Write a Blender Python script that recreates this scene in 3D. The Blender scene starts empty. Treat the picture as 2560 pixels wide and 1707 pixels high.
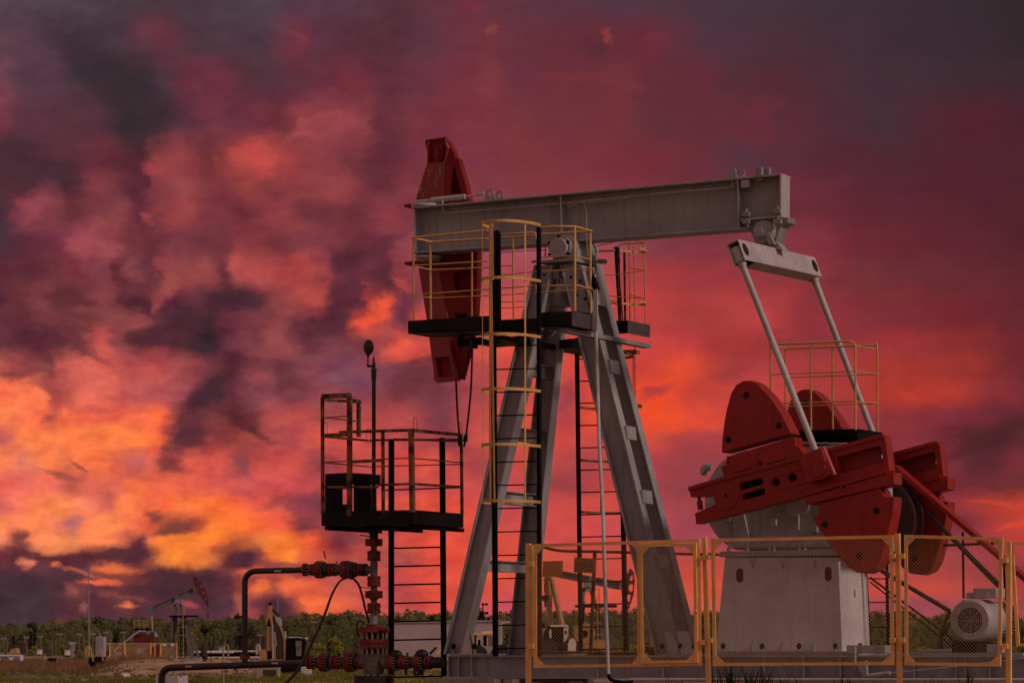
import bpy, math, random
from mathutils import Vector, Matrix
from mathutils.geometry import tessellate_polygon
random.seed(7)
R=math.radians
scene=bpy.context.scene; COL=scene.collection
# ---------------------------------------------------------------- camera model (pixels of the 2560x1707 photo)
F=8855.0; CX=1280.0; HZ=1630.0; CAMZ=1.6
CAM=Vector((0,0,CAMZ))
def ray(px,py): return Vector(((px-CX)/F,1.0,(HZ-py)/F))
class Frame:
    """a place in the world: origin + heading; P() finds the point of the plane v=const seen at a photo pixel"""
    def __init__(s,o,ang=0.0):
        s.o=Vector(o); s.a=ang
        s.U=Vector((math.cos(ang),-math.sin(ang),0)); s.V=Vector((math.sin(ang),math.cos(ang),0))
    def loc(s,w):
        d=w-s.o; return Vector((d.dot(s.U),d.dot(s.V),d.z))
    def P(s,px,py,v=0.0):
        r=ray(px,py); c=s.o+s.V*v
        t=(c-CAM).dot(s.V)/r.dot(s.V)
        return s.loc(CAM+r*t)
    def Q(s,px,py,p,n):          # plane through local p with local normal n
        N=s.U*n[0]+s.V*n[1]+Vector((0,0,n[2])); c=s.o+s.U*p[0]+s.V*p[1]+Vector((0,0,p[2]))
        r=ray(px,py); t=(c-CAM).dot(N)/r.dot(N); return s.loc(CAM+r*t)
    def L(s,pts,v=0.0): return [s.P(x,y,v) for x,y in pts]
def depthframe(px,Y,z=0.0,ang=0.0):
    return Frame(((px-CX)/F*Y,Y,z),ang)
def zm(ox,oy,k):
    return lambda *pts:[(ox+x/k,oy+y/k) for x,y in pts]
z1=zm(960,320,3.919); z2=zm(980,540,3.459); z3=zm(1440,380,3.675); z4=zm(1000,820,3.266)
z5=zm(1380,780,3.137); z6=zm(1700,840,3.1365); z7=zm(1700,1100,2.583); z8=zm(2100,1000,2.217)
p1=zm(780,830,3.0738); p2=zm(380,1300,3.8525); p3=zm(700,1340,4.2727); p4=zm(0,1400,5.107)
p5=zm(1080,1240,3.357); p6=zm(1300,1320,4.052); p7=zm(1280,540,5.225); p8=zm(180,1400,5.108)
q2=zm(600,1480,7.125); q3=zm(1320,1400,6.03); q4=zm(0,1540,9.046); q5=zm(980,1500,6.533); q6=zm(2300,1400,5.108); q7=zm(380,1560,6.918)
# ---------------------------------------------------------------- mesh builder
UP=Vector((0,0,1))
class MB:
    def __init__(s): s.v=[]; s.f=[]; s.sm=[]; s.pc=[]
    def face(s,idx,smooth=False): s.f.append(idx); s.sm.append(smooth)
    def add(s,pts): n=len(s.v); s.v.extend([Vector(p) for p in pts]); return n
    def slab(s,pts,off,holes=()):
        s.pc.append(len(s.f))
        off=Vector(off); loops=[[Vector(p) for p in pts]]+[[Vector(p) for p in h] for h in holes]
        flat=[p for l in loops for p in l]; n=len(flat)
        a=s.add(flat); b=s.add([p+off for p in flat])
        if holes:
            for t in tessellate_polygon(loops):
                s.face([a+i for i in t]); s.face([b+i for i in reversed(t)])
        else:
            s.face([a+i for i in range(n)]); s.face([b+i for i in reversed(range(n))])
        k=0
        for l in loops:
            m=len(l)
            for i in range(m):
                j=(i+1)%m; s.face([a+k+j,a+k+i,b+k+i,b+k+j])
            k+=m
        return s
    def hexa(s,A,B,w,h):          # prism along A->B, section spanned by w and h (vectors), A,B at corner
        A,B,w,h=map(Vector,(A,B,w,h))
        return s.slab([A,A+w,A+w+h,A+h],B-A)
    def bar(s,A,B,w,h=None,side=None):
        A,B=Vector(A),Vector(B); h=h or w; d=(B-A).normalized()
        if side is None:
            side=Vector((0,1,0)) if abs(d.y)<.9 else Vector((1,0,0))
        x=(Vector(side)-d*Vector(side).dot(d)).normalized(); y=d.cross(x)
        c=-x*w/2-y*h/2
        return s.slab([A+c,A+c+x*w,A+c+x*w+y*h,A+c+y*h],B-A)
    def box(s,c,sz):
        c=Vector(c); x,y,z=sz
        return s.slab([c+Vector(q) for q in ((-x/2,-y/2,-z/2),(x/2,-y/2,-z/2),(x/2,y/2,-z/2),(-x/2,y/2,-z/2))],(0,0,z))
    def tube(s,path,r,seg=10,caps=True):
        s.pc.append(len(s.f))
        path=[Vector(p) for p in path]; n=len(path)
        rr=r if isinstance(r,(list,tuple)) else [r]*n
        prev=None; rings=[]
        for i in range(n):
            d=(path[min(i+1,n-1)]-path[max(i-1,0)]).normalized()
            if prev is None:
                u=Vector((0,0,1)).cross(d)
                if u.length<.1: u=Vector((1,0,0)).cross(d)
            else: u=prev-d*prev.dot(d)
            u.normalize(); prev=u; w=d.cross(u)
            rings.append(s.add([path[i]+(u*math.cos(2*math.pi*k/seg)+w*math.sin(2*math.pi*k/seg))*rr[i] for k in range(seg)]))
        for i in range(n-1):
            a,b=rings[i],rings[i+1]
            for k in range(seg):
                j=(k+1)%seg; s.face([a+k,a+j,b+j,b+k],True)
        if caps:
            for i,rev in ((0,True),(n-1,False)):
                c=s.add([s.v[rings[i]+k].copy() for k in range(seg)])
                ids=[c+k for k in range(seg)]; s.face(ids[::-1] if rev else ids)
        return s
    def lathe(s,A,axis,prof,seg=28,holes=0):
        """prof: list of (distance along axis, radius)"""
        s.pc.append(len(s.f))
        A=Vector(A); d=Vector(axis).normalized(); u=UP.cross(d)
        if u.length<.1: u=Vector((1,0,0)).cross(d)
        u.normalize(); w=d.cross(u)
        def ring(t,r): return s.add([A+d*t+(u*math.cos(2*math.pi*k/seg)+w*math.sin(2*math.pi*k/seg))*r for k in range(seg)])
        for (t0,r0),(t1,r1) in zip(prof,prof[1:]):
            if r0<1e-6 and r1<1e-6: continue
            a=ring(t0,max(r0,1e-5)); b=ring(t1,max(r1,1e-5)); sm=abs(t1-t0)>1e-6
            for k in range(seg):
                j=(k+1)%seg; s.face([a+k,a+j,b+j,b+k],sm)
        return s
    def disc(s,A,axis,r,t,seg=28): return s.lathe(A,axis,[(0,0),(0,r),(t,r),(t,0)],seg)
    def ringplate(s,A,axis,r0,r1,t,seg=28): return s.lathe(A,axis,[(0,r0),(0,r1),(t,r1),(t,r0),(0,r0)],seg)
    def ball(s,c,r,seg=12,sq=(1,1,1)):
        s.pc.append(len(s.f)); c=Vector(c); rows=seg//2; g=[]
        for i in range(rows+1):
            th=math.pi*i/rows
            g.append(s.add([c+Vector((r*sq[0]*math.sin(th)*math.cos(2*math.pi*k/seg),r*sq[1]*math.sin(th)*math.sin(2*math.pi*k/seg),r*sq[2]*math.cos(th))) for k in range(seg)]))
        for i in range(rows):
            for k in range(seg):
                j=(k+1)%seg; s.face([g[i]+k,g[i]+j,g[i+1]+j,g[i+1]+k],True)
        return s
    def build(s,name,mat,parent=None,bevel=0.0,each=0):
        if each:
            st=s.pc[::each]+[len(s.f)]; objs=[]
            for a,b in zip(st,st[1:]):
                q=MB(); mp={}
                for f in s.f[a:b]: 
                    for i in f:
                        if i not in mp: mp[i]=len(q.v); q.v.append(s.v[i])
                q.f=[[mp[i] for i in f] for f in s.f[a:b]]; q.sm=s.sm[a:b]; objs.append(q.build(name,mat,parent,bevel))
            return objs[0]
        me=bpy.data.meshes.new(name); me.from_pydata([tuple(v) for v in s.v],[],s.f)
        me.polygons.foreach_set('use_smooth',s.sm); me.materials.append(mat); me.validate(); me.update()
        o=bpy.data.objects.new(name,me); COL.objects.link(o)
        if parent: o.parent=parent
        if bevel:
            m=o.modifiers.new('bevel','BEVEL'); m.width=bevel; m.segments=2; m.limit_method='ANGLE'; m.angle_limit=R(50)
            m.harden_normals=False
        return o
def arc(c,r,a0,a1,n,ax=(1,0,0),ay=(0,0,1)):
    c=Vector(c); ax=Vector(ax); ay=Vector(ay)
    return [c+ax*r*math.cos(R(a0+(a1-a0)*i/n))+ay*r*math.sin(R(a0+(a1-a0)*i/n)) for i in range(n+1)]
def circ(c,r,n=16,ax=(1,0,0),ay=(0,0,1)): return arc(c,r,0,360*(n-1)/n,n-1,ax,ay)
def smoothpath(pts,n=6):
    pts=[Vector(p) for p in pts]; out=[]
    for i in range(len(pts)-1):
        a=pts[max(i-1,0)];b=pts[i];c=pts[i+1];d=pts[min(i+2,len(pts)-1)]
        for k in range(n):
            t=k/n; out.append(.5*((2*b)+(c-a)*t+(2*a-5*b+4*c-d)*t*t+(3*b-a-3*c+d)*t**3))
    out.append(pts[-1]); return out
def tag(o,label=None,cat=None,group=None,kind=None):
    if label: o['label']=label
    if cat: o['category']=cat
    if group: o['group']=group
    if kind: o['kind']=kind
    return o
def thing(name,fr,label,cat,group=None):
    o=bpy.data.objects.new(name,None); o.empty_display_size=.2; COL.objects.link(o)
    o.location=fr.o; o.rotation_euler=(0,0,-fr.a)
    return tag(o,label,cat,group)
def copy_tree(o,parent=None):
    c=o.copy(); COL.objects.link(c); c.parent=parent
    for ch in list(o.children): copy_tree(ch,c)
    return c
# ---------------------------------------------------------------- materials
def lin(h):
    c=[int(h[i:i+2],16)/255 for i in (0,2,4)]
    if c[0]>.9 and c[1]>.5: c[1]=.5+(c[1]-.5)*.28      # keep the glow orange rather than yellow
    return tuple(x/12.92 if x<=.04045 else ((x+.055)/1.055)**2.4 for x in c)
def nodes(m):
    m.use_nodes=True; nt=m.node_tree; nt.nodes.clear(); return nt,nt.nodes.new,nt.links.new
def mat(name,col,rough=.6,metal=0.0,var=.18,scale=4.0,rust=0.0,rustcol=(.09,.03,.012),rscale=9.0,bump=.05,streak=0.0,stretch=(1,1,1),spec=.5,coat=0.0):
    m=bpy.data.materials.new(name); nt,N,K=nodes(m)
    out=N('ShaderNodeOutputMaterial'); b=N('ShaderNodeBsdfPrincipled'); K(b.outputs[0],out.inputs[0])
    b.inputs['Metallic'].default_value=metal; b.inputs['Specular IOR Level'].default_value=spec
    if coat: b.inputs['Coat Weight'].default_value=coat; b.inputs['Coat Roughness'].default_value=.25
    tc=N('ShaderNodeTexCoord'); mp=N('ShaderNodeMapping'); K(tc.outputs['Object'],mp.inputs[0]); mp.inputs['Scale'].default_value=stretch
    n1=N('ShaderNodeTexNoise'); n1.inputs['Scale'].default_value=scale; n1.inputs['Detail'].default_value=7; n1.inputs['Roughness'].default_value=.62; K(mp.outputs[0],n1.inputs[0])
    mr=N('ShaderNodeMapRange'); mr.inputs[1].default_value=.3; mr.inputs[2].default_value=.7; mr.inputs[3].default_value=1-var; mr.inputs[4].default_value=1+var; K(n1.outputs[0],mr.inputs[0])
    mx=N('ShaderNodeVectorMath'); mx.operation='SCALE'; mx.inputs[0].default_value=col; K(mr.outputs[0],mx.inputs['Scale'])
    c=mx.outputs[0]
    if streak:
        mp2=N('ShaderNodeMapping'); mp2.inputs['Scale'].default_value=(9,9,.7); K(tc.outputs['Object'],mp2.inputs[0])
        n3=N('ShaderNodeTexNoise'); n3.inputs['Scale'].default_value=1.6; n3.inputs['Detail'].default_value=5; K(mp2.outputs[0],n3.inputs[0])
        r3=N('ShaderNodeMapRange'); r3.inputs[1].default_value=.5; r3.inputs[2].default_value=.75; r3.inputs[3].default_value=0; r3.inputs[4].default_value=streak; K(n3.outputs[0],r3.inputs[0])
        m3=N('ShaderNodeMix'); m3.data_type='RGBA'; m3.inputs['B'].default_value=tuple(x*.45 for x in col)+(1,); K(c,m3.inputs['A']); K(r3.outputs[0],m3.inputs[0]); c=m3.outputs['Result']
    if rust:
        n2=N('ShaderNodeTexNoise'); n2.inputs['Scale'].default_value=rscale; n2.inputs['Detail'].default_value=9; n2.inputs['Roughness'].default_value=.7; K(tc.outputs['Object'],n2.inputs[0])
        r2=N('ShaderNodeMapRange'); r2.inputs[1].default_value=.72-rust*.45; r2.inputs[2].default_value=.78-rust*.4; K(n2.outputs[0],r2.inputs[0])
        m2=N('ShaderNodeMix'); m2.data_type='RGBA'; m2.inputs['B'].default_value=tuple(rustcol)+(1,); K(c,m2.inputs['A']); K(r2.outputs[0],m2.inputs[0]); c=m2.outputs['Result']
    K(c,b.inputs['Base Color'])
    rr=N('ShaderNodeMapRange'); rr.inputs[3].default_value=max(rough-.12,.05); rr.inputs[4].default_value=min(rough+.15,1); K(n1.outputs[0],rr.inputs[0]); K(rr.outputs[0],b.inputs['Roughness'])
    if bump:
        bp=N('ShaderNodeBump'); bp.inputs['Strength'].default_value=bump; bp.inputs['Distance'].default_value=.03; K(n1.outputs[0],bp.inputs['Height']); K(bp.outputs[0],b.inputs['Normal'])
    return m
STEEL=mat('grey_paint',(.30,.288,.298),.5,var=.22,scale=1.6,rust=.07,rustcol=(.10,.05,.035),rscale=5,streak=.55,bump=.06)
STEELD=mat('grey_paint_worn',(.23,.215,.215),.6,var=.2,scale=3,rust=.12,streak=.4)
PALE=mat('pale_grey_paint',(.38,.345,.355),.5,var=.22,scale=1.3,streak=.5,bump=.05,rust=.04,rustcol=(.14,.07,.05))
PED=mat('pedestal_paint',(.54,.495,.50),.55,var=.26,scale=.9,streak=.28,rust=.26,rustcol=(.33,.275,.265),rscale=1.7,bump=.06)
BLACK=mat('black_paint',(.0035,.003,.003),.75,var=.4,scale=6,rust=.08,rustcol=(.012,.007,.005),spec=.12)
TOE=mat('black_toe_board',(.008,.0065,.008),.55,var=.5,scale=3,rust=.22,rustcol=(.035,.029,.033),rscale=4,spec=.18)
YEL=mat('yellow_paint',(.56,.315,.085),.5,var=.14,scale=5,rust=.04,rustcol=(.14,.05,.015))
YELF=mat('fence_yellow_paint',(.78,.42,.13),.55,var=.16,scale=5,rust=.09,rustcol=(.2,.07,.02))
YELR=mat('rusty_yellow_paint',(.24,.10,.028),.7,var=.3,scale=7,rust=.55,rustcol=(.025,.014,.01),rscale=6)
RED=mat('red_paint',(.29,.014,.010),.42,var=.16,scale=2.5,rust=.2,rustcol=(.15,.008,.006),streak=.5,bump=.16,spec=.34)
REDH=mat('faded_red_paint',(.21,.016,.012),.6,var=.2,scale=2.5,spec=.15,streak=.4,rust=.04,rustcol=(.10,.01,.008))
DARK=mat('cavity_shade_black',(.004,.002,.002),.8,var=.3)  # near black put where holes, slots and openings lie in shade; also slot covers
REDV=mat('grimy_red_flange',(.23,.020,.012),.6,var=.35,scale=14,rust=.47,rustcol=(.014,.008,.006),rscale=14,bump=.2)
GRIME=mat('oily_grey_casting',(.15,.125,.11),.6,var=.45,scale=10,rust=.3,rustcol=(.02,.012,.009),rscale=8,bump=.15)
OIL=mat('oily_black_metal',(.014,.010,.009),.45,var=.4,scale=10,rust=.3,rustcol=(.045,.022,.014),rscale=12,bump=.2)
BOLT=mat('worn_bolt_metal',(.30,.24,.20),.45,metal=.5,var=.3,scale=20)
PIPE=mat('dark_brown_pipe',(.020,.010,.007),.36,var=.3,scale=5,rust=.2,rustcol=(.012,.006,.004),spec=.6)
WIREB=mat('dark_cable',(.010,.009,.009),.7,var=.2)
WIREL=mat('pale_cable',(.42,.30,.28),.6,var=.1)
CHAIN=mat('chain_link_wire',(.55,.36,.17),.6,var=.25,scale=9)
WHITE=mat('white_paint',(.62,.56,.54),.6,var=.15,scale=3)
CONC=mat('concrete',(.30,.235,.19),.9,var=.25,scale=5,bump=.3,streak=.3)
RUBBER=mat('black_rubber_belt',(.012,.008,.007),.7,var=.3)
GLASS=mat('dull_window_glass',(.16,.12,.12),.2,var=.1)
SIGNM=mat('plain_tan_sign',(.50,.19,.06),.6,var=.06,scale=8)
SIGNY=mat('worn_yellow_sign',(.38,.19,.05),.65,var=.25,scale=30)
EXY=mat('ochre_machine_paint',(.38,.20,.06),.5,var=.25,scale=3,rust=.1)
EXD=mat('dark_brown_machine_paint',(.035,.014,.008),.6,var=.3)
FRED=mat('distant_dark_red',(.10,.009,.007),.7)
FSTEEL=mat('distant_grey_paint',(.13,.12,.12),.65,var=.2)
WOODG=mat('weathered_pole',(.15,.12,.10),.85,var=.25,scale=3)
AMB_BACK=1.15; AMB_SIDE=.75; SUN_E=1.5; SKYG=.97; HAZE=.0003
# ================================================================ MAIN PUMP JACK
ANG=R(26)
PF=Frame((0.73,46.0,1.05),ANG)
P=PF.P; Lp=PF.L
V=Vector((0,1,0)); U=Vector((1,0,0))
pj=thing('pump_jack',PF,'largest grey and red pump jack, in the foreground behind the yellow mesh fence','pump jack','pump jacks standing in the oil field')
# ---- skid
def skid(name,v,w=.2):
    m=MB(); a=P(1127,1637,v); b=P(2760,1637,v); zt=a.z; zb=P(1127,1694,v).z
    x0,x1=a.x,b.x
    m.box(((x0+x1)/2,v,zt-.011),(x1-x0,w,.022)); m.box(((x0+x1)/2,v,zb+.011),(x1-x0,w,.022)); m.box(((x0+x1)/2,v,(zt+zb)/2),(x1-x0,.014,zt-zb-.044))
    for px in (1128.5,1153,1186,1500,1663,1917,2015,2106,2290,2395,2480,2600):
        m.box((P(px,1660,v).x,v,(zt+zb)/2),(.014,w-.012,zt-zb-.048))
    return m,zt,zb
SV=-.95
m,zt,zb=skid('skid_beam',SV); m.build('skid_beam',STEEL,pj)
m,_,_=skid('skid_beam',.95); m.build('skid_beam',STEEL,pj)
m=MB()
for px in (1135,1320,1640,1800,2120,2500,2700):
    x=P(px,1660,SV).x; m.box((x,0,(zt+zb)/2),(.12,1.7,zt-zb-.06))
m.build('cross_member',STEELD,pj,each=1)
# thin deck plates on the skid (left foot, pedestal foot)
m=MB()
def plate(m,px0,px1,v0,v1,z,t):
    a=P(px0,1640,v0).x; b=P(px1,1640,v0).x
    m.box(((a+b)/2,(v0+v1)/2,z+t/2),(b-a,v1-v0,t))
plate(m,1124,1232,-1.08,-.7,zt+.001,.02); plate(m,1302,1420,.5,1.1,zt+.001,.02); plate(m,1640,1760,-.7,.6,zt+.001,.02); plate(m,1792,2140,-.72,.5,zt+.001,.05)
m.build('foot_plate',STEEL,pj,each=1)
# anchor bolts with dark caps
m=MB(); m2=MB()
for px,v in ((1134,-1.0),(1166,-1.0),(1186,-1.0),(1655,-.5),(1700,-.5),(1735,-.5),(1905,-.68),(1997,-.68),(2088,-.68),(1808,-.68),(2150,-.68),(2196,-.68)):
    c=P(px,1634,v); c.z=zt+.02; m.lathe(c,UP,[(0,0),(0,.028),(.03,.028),(.03,.016),(.09,.016),(.09,0)],6)
    m2.ball(c+UP*.095,.034,8,(1,1,1.2))
m.build('anchor_bolt',STEELD,pj,each=1); m2.build('bolt_cap',BLACK,pj,each=1)
# ---- legs : I sections
def ileg(LT,RT,LB,RB,vt,vb,depth=.2,tw=.022):
    m=MB(); lt=P(*LT,vt);rt=P(*RT,vt);lb=P(*LB,vb);rb=P(*RB,vb)
    d=V*depth; h=V*depth/2
    ins=(rt-lt).normalized()*tw
    m.slab([lt+ins,rt-ins,rb-ins,lb+ins],V*.014)
    m.slab([lt-h,lt+ins-h,lb+ins-h,lb-h],d); m.slab([rt-h,rt-ins-h,rb-ins-h,rb-h],d)
    return m
legs={}
def leg(k,*a,**kw):
    legs[k]=a; ileg(*a,**kw).build('leg',STEEL,pj)
leg('nl',(1343,664),(1389,664),(1117,1634),(1163,1634),-.30,-.95)
leg('fl',(1378,664),(1423,664),(1276,1634),(1324,1634),.30,.85)
leg('nr',(1407,664),(1460,664),(1645,1634),(1699,1634),-.30,-.38,depth=.17)
leg('fr',(1446,664),(1498,664),(1693,1634),(1746,1634),.28,.28,depth=.17)
def legpt(k,py,side=.5):
    LT,RT,LB,RB,vt,vb=legs[k]; t=(py-LT[1])/(LB[1]-LT[1])
    a=P(*LT,vt).lerp(P(*LB,vb),t); b=P(*RT,vt).lerp(P(*RB,vb),t); return a.lerp(b,side)
m=MB()
for y in (921,1083,1242,1413):
    a=legpt('nl',y); b=legpt('fl',y+0,.5); b.z=a.z; a+=V*.02; b-=V*.02
    h=.085 if y<1300 else .075
    m.slab([a+UP*h+U*-.05,a+UP*h+U*.05,a+UP*(h-.014)+U*.05,a+UP*(h-.014)-U*.05],b-a)
    m.slab([a-UP*h+U*-.05,a-UP*h+U*.05,a-UP*(h-.014)+U*.05,a-UP*(h-.014)-U*.05],b-a)
    m.slab([a-UP*(h-.014)-U*.006,a-UP*(h-.014)+U*.006,a+UP*(h-.014)+U*.006,a+UP*(h-.014)-U*.006],b-a)
m.build('cross_brace',STEEL,pj,each=3)
m=MB()
for y in (918,1084,1244,1404):
    a=legpt('nr',y,.96); b=legpt('fr',y,.96); b.z=a.z
    a+=U*.0; m.slab([a+UP*.085-U*.05,a+UP*.085+U*.03,a-UP*.085+U*.05,a-UP*.085-U*.05],(b-a)*.55)
m.build('batten_plate',STEEL,pj,each=1)
# feet gussets
m=MB()
for k in ('nl','fl'):
    b=legpt(k,1634,1.0); a=legpt(k,1577,1.0); c=legpt(k,1634,1.55); m.slab([a,b,c],V*.02); m.slab([a-V*.1,b-V*.1,c-V*.1],V*.014)
for k in ('nr','fr'):
    a=legpt(k,1577,.75); b=legpt(k,1634,.62); c=legpt(k,1634,1.3); d=legpt(k,1582,1.02)
    m.slab([a-V*.12,b-V*.12,c-V*.12,d-V*.12],V*.02)
a=P(1690,1577,-.4);b=P(1720,1577,-.4);c=P(1737,1634,-.55);d=P(1703,1634,-.55)
m.slab([a,b,c,d],V*.02)
m.build('foot_gusset',PALE,pj,each=1)
# ---- post head and centre bearing
m=MB()
a=P(1338,651,-.45).x; b=P(1436,651,-.45).x; zt2=P(1338,651,-.45).z
m.box(((a+b)/2,0,zt2-.017),(b-a,.9,.034)); m.build('saddle_plate',STEEL,pj,.004)
m=MB(); c0=p7
m.slab(Lp(p7((300,655),(500,650),(430,1250),(170,1345)),-.36),V*.02,[circ(P(*p7((420,772))[0],-.36),.022),circ(P(*p7((385,1052))[0],-.36),.022)])
m.slab(Lp(p7((650,640),(880,628),(1015,1260),(800,1250)),-.36),V*.02,[circ(P(*q,-.36),.024) for q in p7((770,800),(890,852),(850,1032),(955,1085))])
m.slab(Lp(p7((850,690),(1000,660),(1060,940),(1015,1250)),-.25),V*.02)
m.build('head_gusset',STEEL,pj,each=1)
m=MB()
m.slab([P(*p7((1050,660))[0],-.3),P(*p7((1125,668))[0],.30),P(*p7((1245,1190))[0],.30),P(*p7((1100,1150))[0],-.3)],U*-.02)
m.build('side_plate',PALE,pj)
m=MB(); c=P(1399,766,0); top=P(1399,674,0)
m.lathe(c,UP,[(0,0),(0,.185),(.12,.175),(.33,.13),(top.z-c.z-.08,.085),(top.z-c.z,.085)],28); m.build('post_cone',STEEL,pj)
m=MB()
a=P(*p7((470,665))[0],-.3);b=P(*p7((560,745))[0],-.3); m.tube([a,b],.022); a=P(*p7((630,830))[0],-.3);b=P(*p7((720,880))[0],-.3); m.tube([a,b],.022)
m.tube([P(*p7((510,775))[0],-.3),P(*p7((670,775))[0],-.3)],.012); c=P(*p7((590,775))[0],-.3); m.box(c,(.08,.06,.10)); m.tube([c-UP*.04,c-UP*.11],.015)
m.tube([P(1415,665,-.3),P(1432,725,-.3),P(1455,790,-.35)],.010)
m.build('centring_screw',STEEL,pj,.004)
m=MB(); c=P(1402,617,-.42)
m.lathe(c,V,[(0,0),(0,.135),(.06,.135),(.06,.175),(.11,.175),(.11,.15),(.73,.15),(.73,.175),(.79,.175),(.79,.13),(.84,.13),(.84,0)],36)
m.box(c+V*.42-UP*.1,(.34,.6,.16)); m.build('centre_bearing',STEEL,pj)
m=MB(); c=P(1393,619.5,-.47); m.lathe(c,V,[(0,0),(0,.125),(.025,.13),(.05,.13)],36); m.build('bearing_cap',PALE,pj)
m=MB()
for i in range(6):
    q=c+V*-.01+Vector((math.cos(R(30+60*i))*.152,.055,math.sin(R(30+60*i))*.152)); m.lathe(q,V,[(-.02,0),(-.02,.018),(.03,.018)],6)
m.build('cap_bolt',BLACK,pj,each=1)
# ---- walking beam
wb=MB(); Tl=P(1027,517.5,-.175); Tr=P(1951,434,-.175); Bl=P(1032,634,-.175); Br=P(1870,571.5,-.175)
t=UP*-.024; W35=V*.35
wb.slab([Tl,Tr,Tr+t,Tl+t],W35); wb.slab([Bl,Br,Br-t,Bl-t],W35)
Bx=lambda px:(Bl.lerp(Br,(px-1032)/(1870-1032)))
Tx=lambda px:(Tl.lerp(Tr,(px-1027)/(1951-1027)))
web=[Tl+t,Tr+t,P(1951,538,-.175),P(1850,547,-.175),Bl.lerp(Br,.977)-t,Bl-t]; wb.slab([p+V*.169 for p in web],V*.012)
for px in (1034,1410,1846):
    a,b=Tx(px)+t,Bx(px)-t; wb.slab([a+V*.006,a+U*.016+V*.006,b+U*.016+V*.006,b+V*.006],V*.338)
# right box section
a=Tx(1846);b=Tx(1950);c=P(1850,547,-.2);d=P(1951,538,-.2)
wb.slab([c,d,d-UP*.028,c-UP*.028],V*.33)
wb.build('walking_beam',STEEL,pj,.003)
m=MB(); a=P(1949,436,-.2); b=P(1949,536,-.2); m.slab([a+UP*.012,b-UP*.028,b-UP*.028+U*.02,a+UP*.012+U*.02],V*.30); m.build('end_plate',PALE,pj,.003)
m=MB(); c=P(1920,455,-.15); m.box(P(1865,460,-.12),(.11,.08,.10)); m.build('junction_box',PALE,pj,.004)
def eye(px,py,v,r=.062):
    m=MB(); c=P(px,py,v); o=[c+Vector((-.095,0,-.10)),c+Vector((.095,0,-.10))]+arc(c,r,-20,200,12)
    return m.slab(o,V*.02,[circ(c,r*.62,14)])
for px,py,v in ((1224,484,-.13),(1248,489,.12),(1828,429,-.13),(1851,434,.12)): eye(px,py,v).build('lifting_eye',STEEL,pj)
m=MB()
for px,py,s,v in ((1899,427,.075,-.12),(1919,429,.07,.02),(1900,436,.05,-.12)):
    c=P(px,py,v); m.box(c-UP*.02,(s,s,.13)); m.box(c-UP*.07,(s*1.8,s*1.6,.02))
m.build('top_bolt',STEELD,pj,.004,each=2)
m=MB(); m.tube(smoothpath([P(1106,500,-.12),P(1108,525,-.12),P(1114,533,-.12),P(1200,526,-.12),P(1410,508,-.12),P(1600,489,-.12),P(1820,469,-.12),P(1829,466,-.12),P(1830,450,-.12)],6),.011,8)
m.build('beam_pipe',PALE,pj)
m=MB()
m.tube(smoothpath([P(1590,490,-.13),P(1540,500,-.14),P(1470,506,-.14),P(1440,504,-.14),P(1420,512,-.14),P(1424,517,-.14),P(1450,505,-.14),P(1462,513,-.14),P(1466,540,-.16),P(1467,600,-.19),P(1470,640,-.2)],6),.006,6)
m.tube(smoothpath([P(1590,490,-.13),P(1700,476,-.13),P(1720,474,-.12)],5),.006,6); m.tube(smoothpath([P(1826,468,-.14),P(1845,452,-.15),P(1860,437,-.1)],4),.006,6)
m.build('beam_cable',WIREL,pj,each=1)
m=MB(); a=P(1078,501,-.02);b=P(1163,492,-.02); m.tube([P(1040,504,-.02),a],.018); m.tube([a,b],.036,16); m.tube([b,P(1205,486,-.02)],.013); m.tube([P(1196,486,-.02),P(1210,484,-.02)],.02)
m.tube([P(1040,504,-.02),P(1040,516,-.02)],.02); m.build('locking_cylinder',PALE,pj)
m=MB(); c=P(1066,512,.02); m.lathe(c,UP,[(-.03,0),(-.03,.20),(0,.20),(.012,.16),(.012,0)],28); c=P(1071,640,.02); m.lathe(c,UP,[(-.07,0),(-.07,.12),(-.03,.18),(0,.18),(0,0)],28)
m.build('hinge_plate',PALE,pj,each=1)
# ---- horse head swung to the far side
hh=bpy.data.objects.new('tmp',None)
v0=.22
RU=z1((605,85),(622,125),(684,250),(690,290),(728,315),(800,560),(832,712),(832,800),(575,800),(597,340),(624,195),(604,125))
m=MB(); off=V*.34
tri=z1((685,378),(694,384),(762,642),(655,645),(653,600),(675,392))
m.slab(Lp(RU,v0),V*.02,[Lp(tri,v0)]); m.slab(Lp(RU,v0+.13),V*.02)
def rim(m,pts,th=.02,d=.34):
    n=len(pts)
    for i in range(n):
        a,b=pts[i],pts[(i+1)%n]; nrm=(b-a).cross(V).normalized()*th
        if (b-a).length>.005: m.slab([a,b,b+nrm,a+nrm],V*d)
e=Lp(RU,v0+.0205); rim(m,e[1:9],.012,.108)
Elow=[(1100,632),(1098,682),(1118,795),(1126,880),(1141,951)]
RL=[(1100,632),(1194,620),(1193,700),(1188,790),(1172,870),(1152,948),(1146,953)]+Elow[:0:-1]
win=z1(); win=[(1133,688),(1138,681),(1178,675),(1178,740),(1162,737),(1135,720)]; w2=[(1138,783),(1167,783),(1170,795),(1137,796)]; w3=[(1144,838),(1163,838),(1151,884)]
m.slab(Lp(RL,v0),V*.02,[Lp(win,v0),Lp(w2,v0),Lp(w3,v0)]); m.slab(Lp(RL,v0+.13),V*.02)
e=Lp(RL,v0+.0205); rim(m,e[1:6],.012,.108)
H=m.build('horse_head',REDH,pj,.003)
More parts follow.
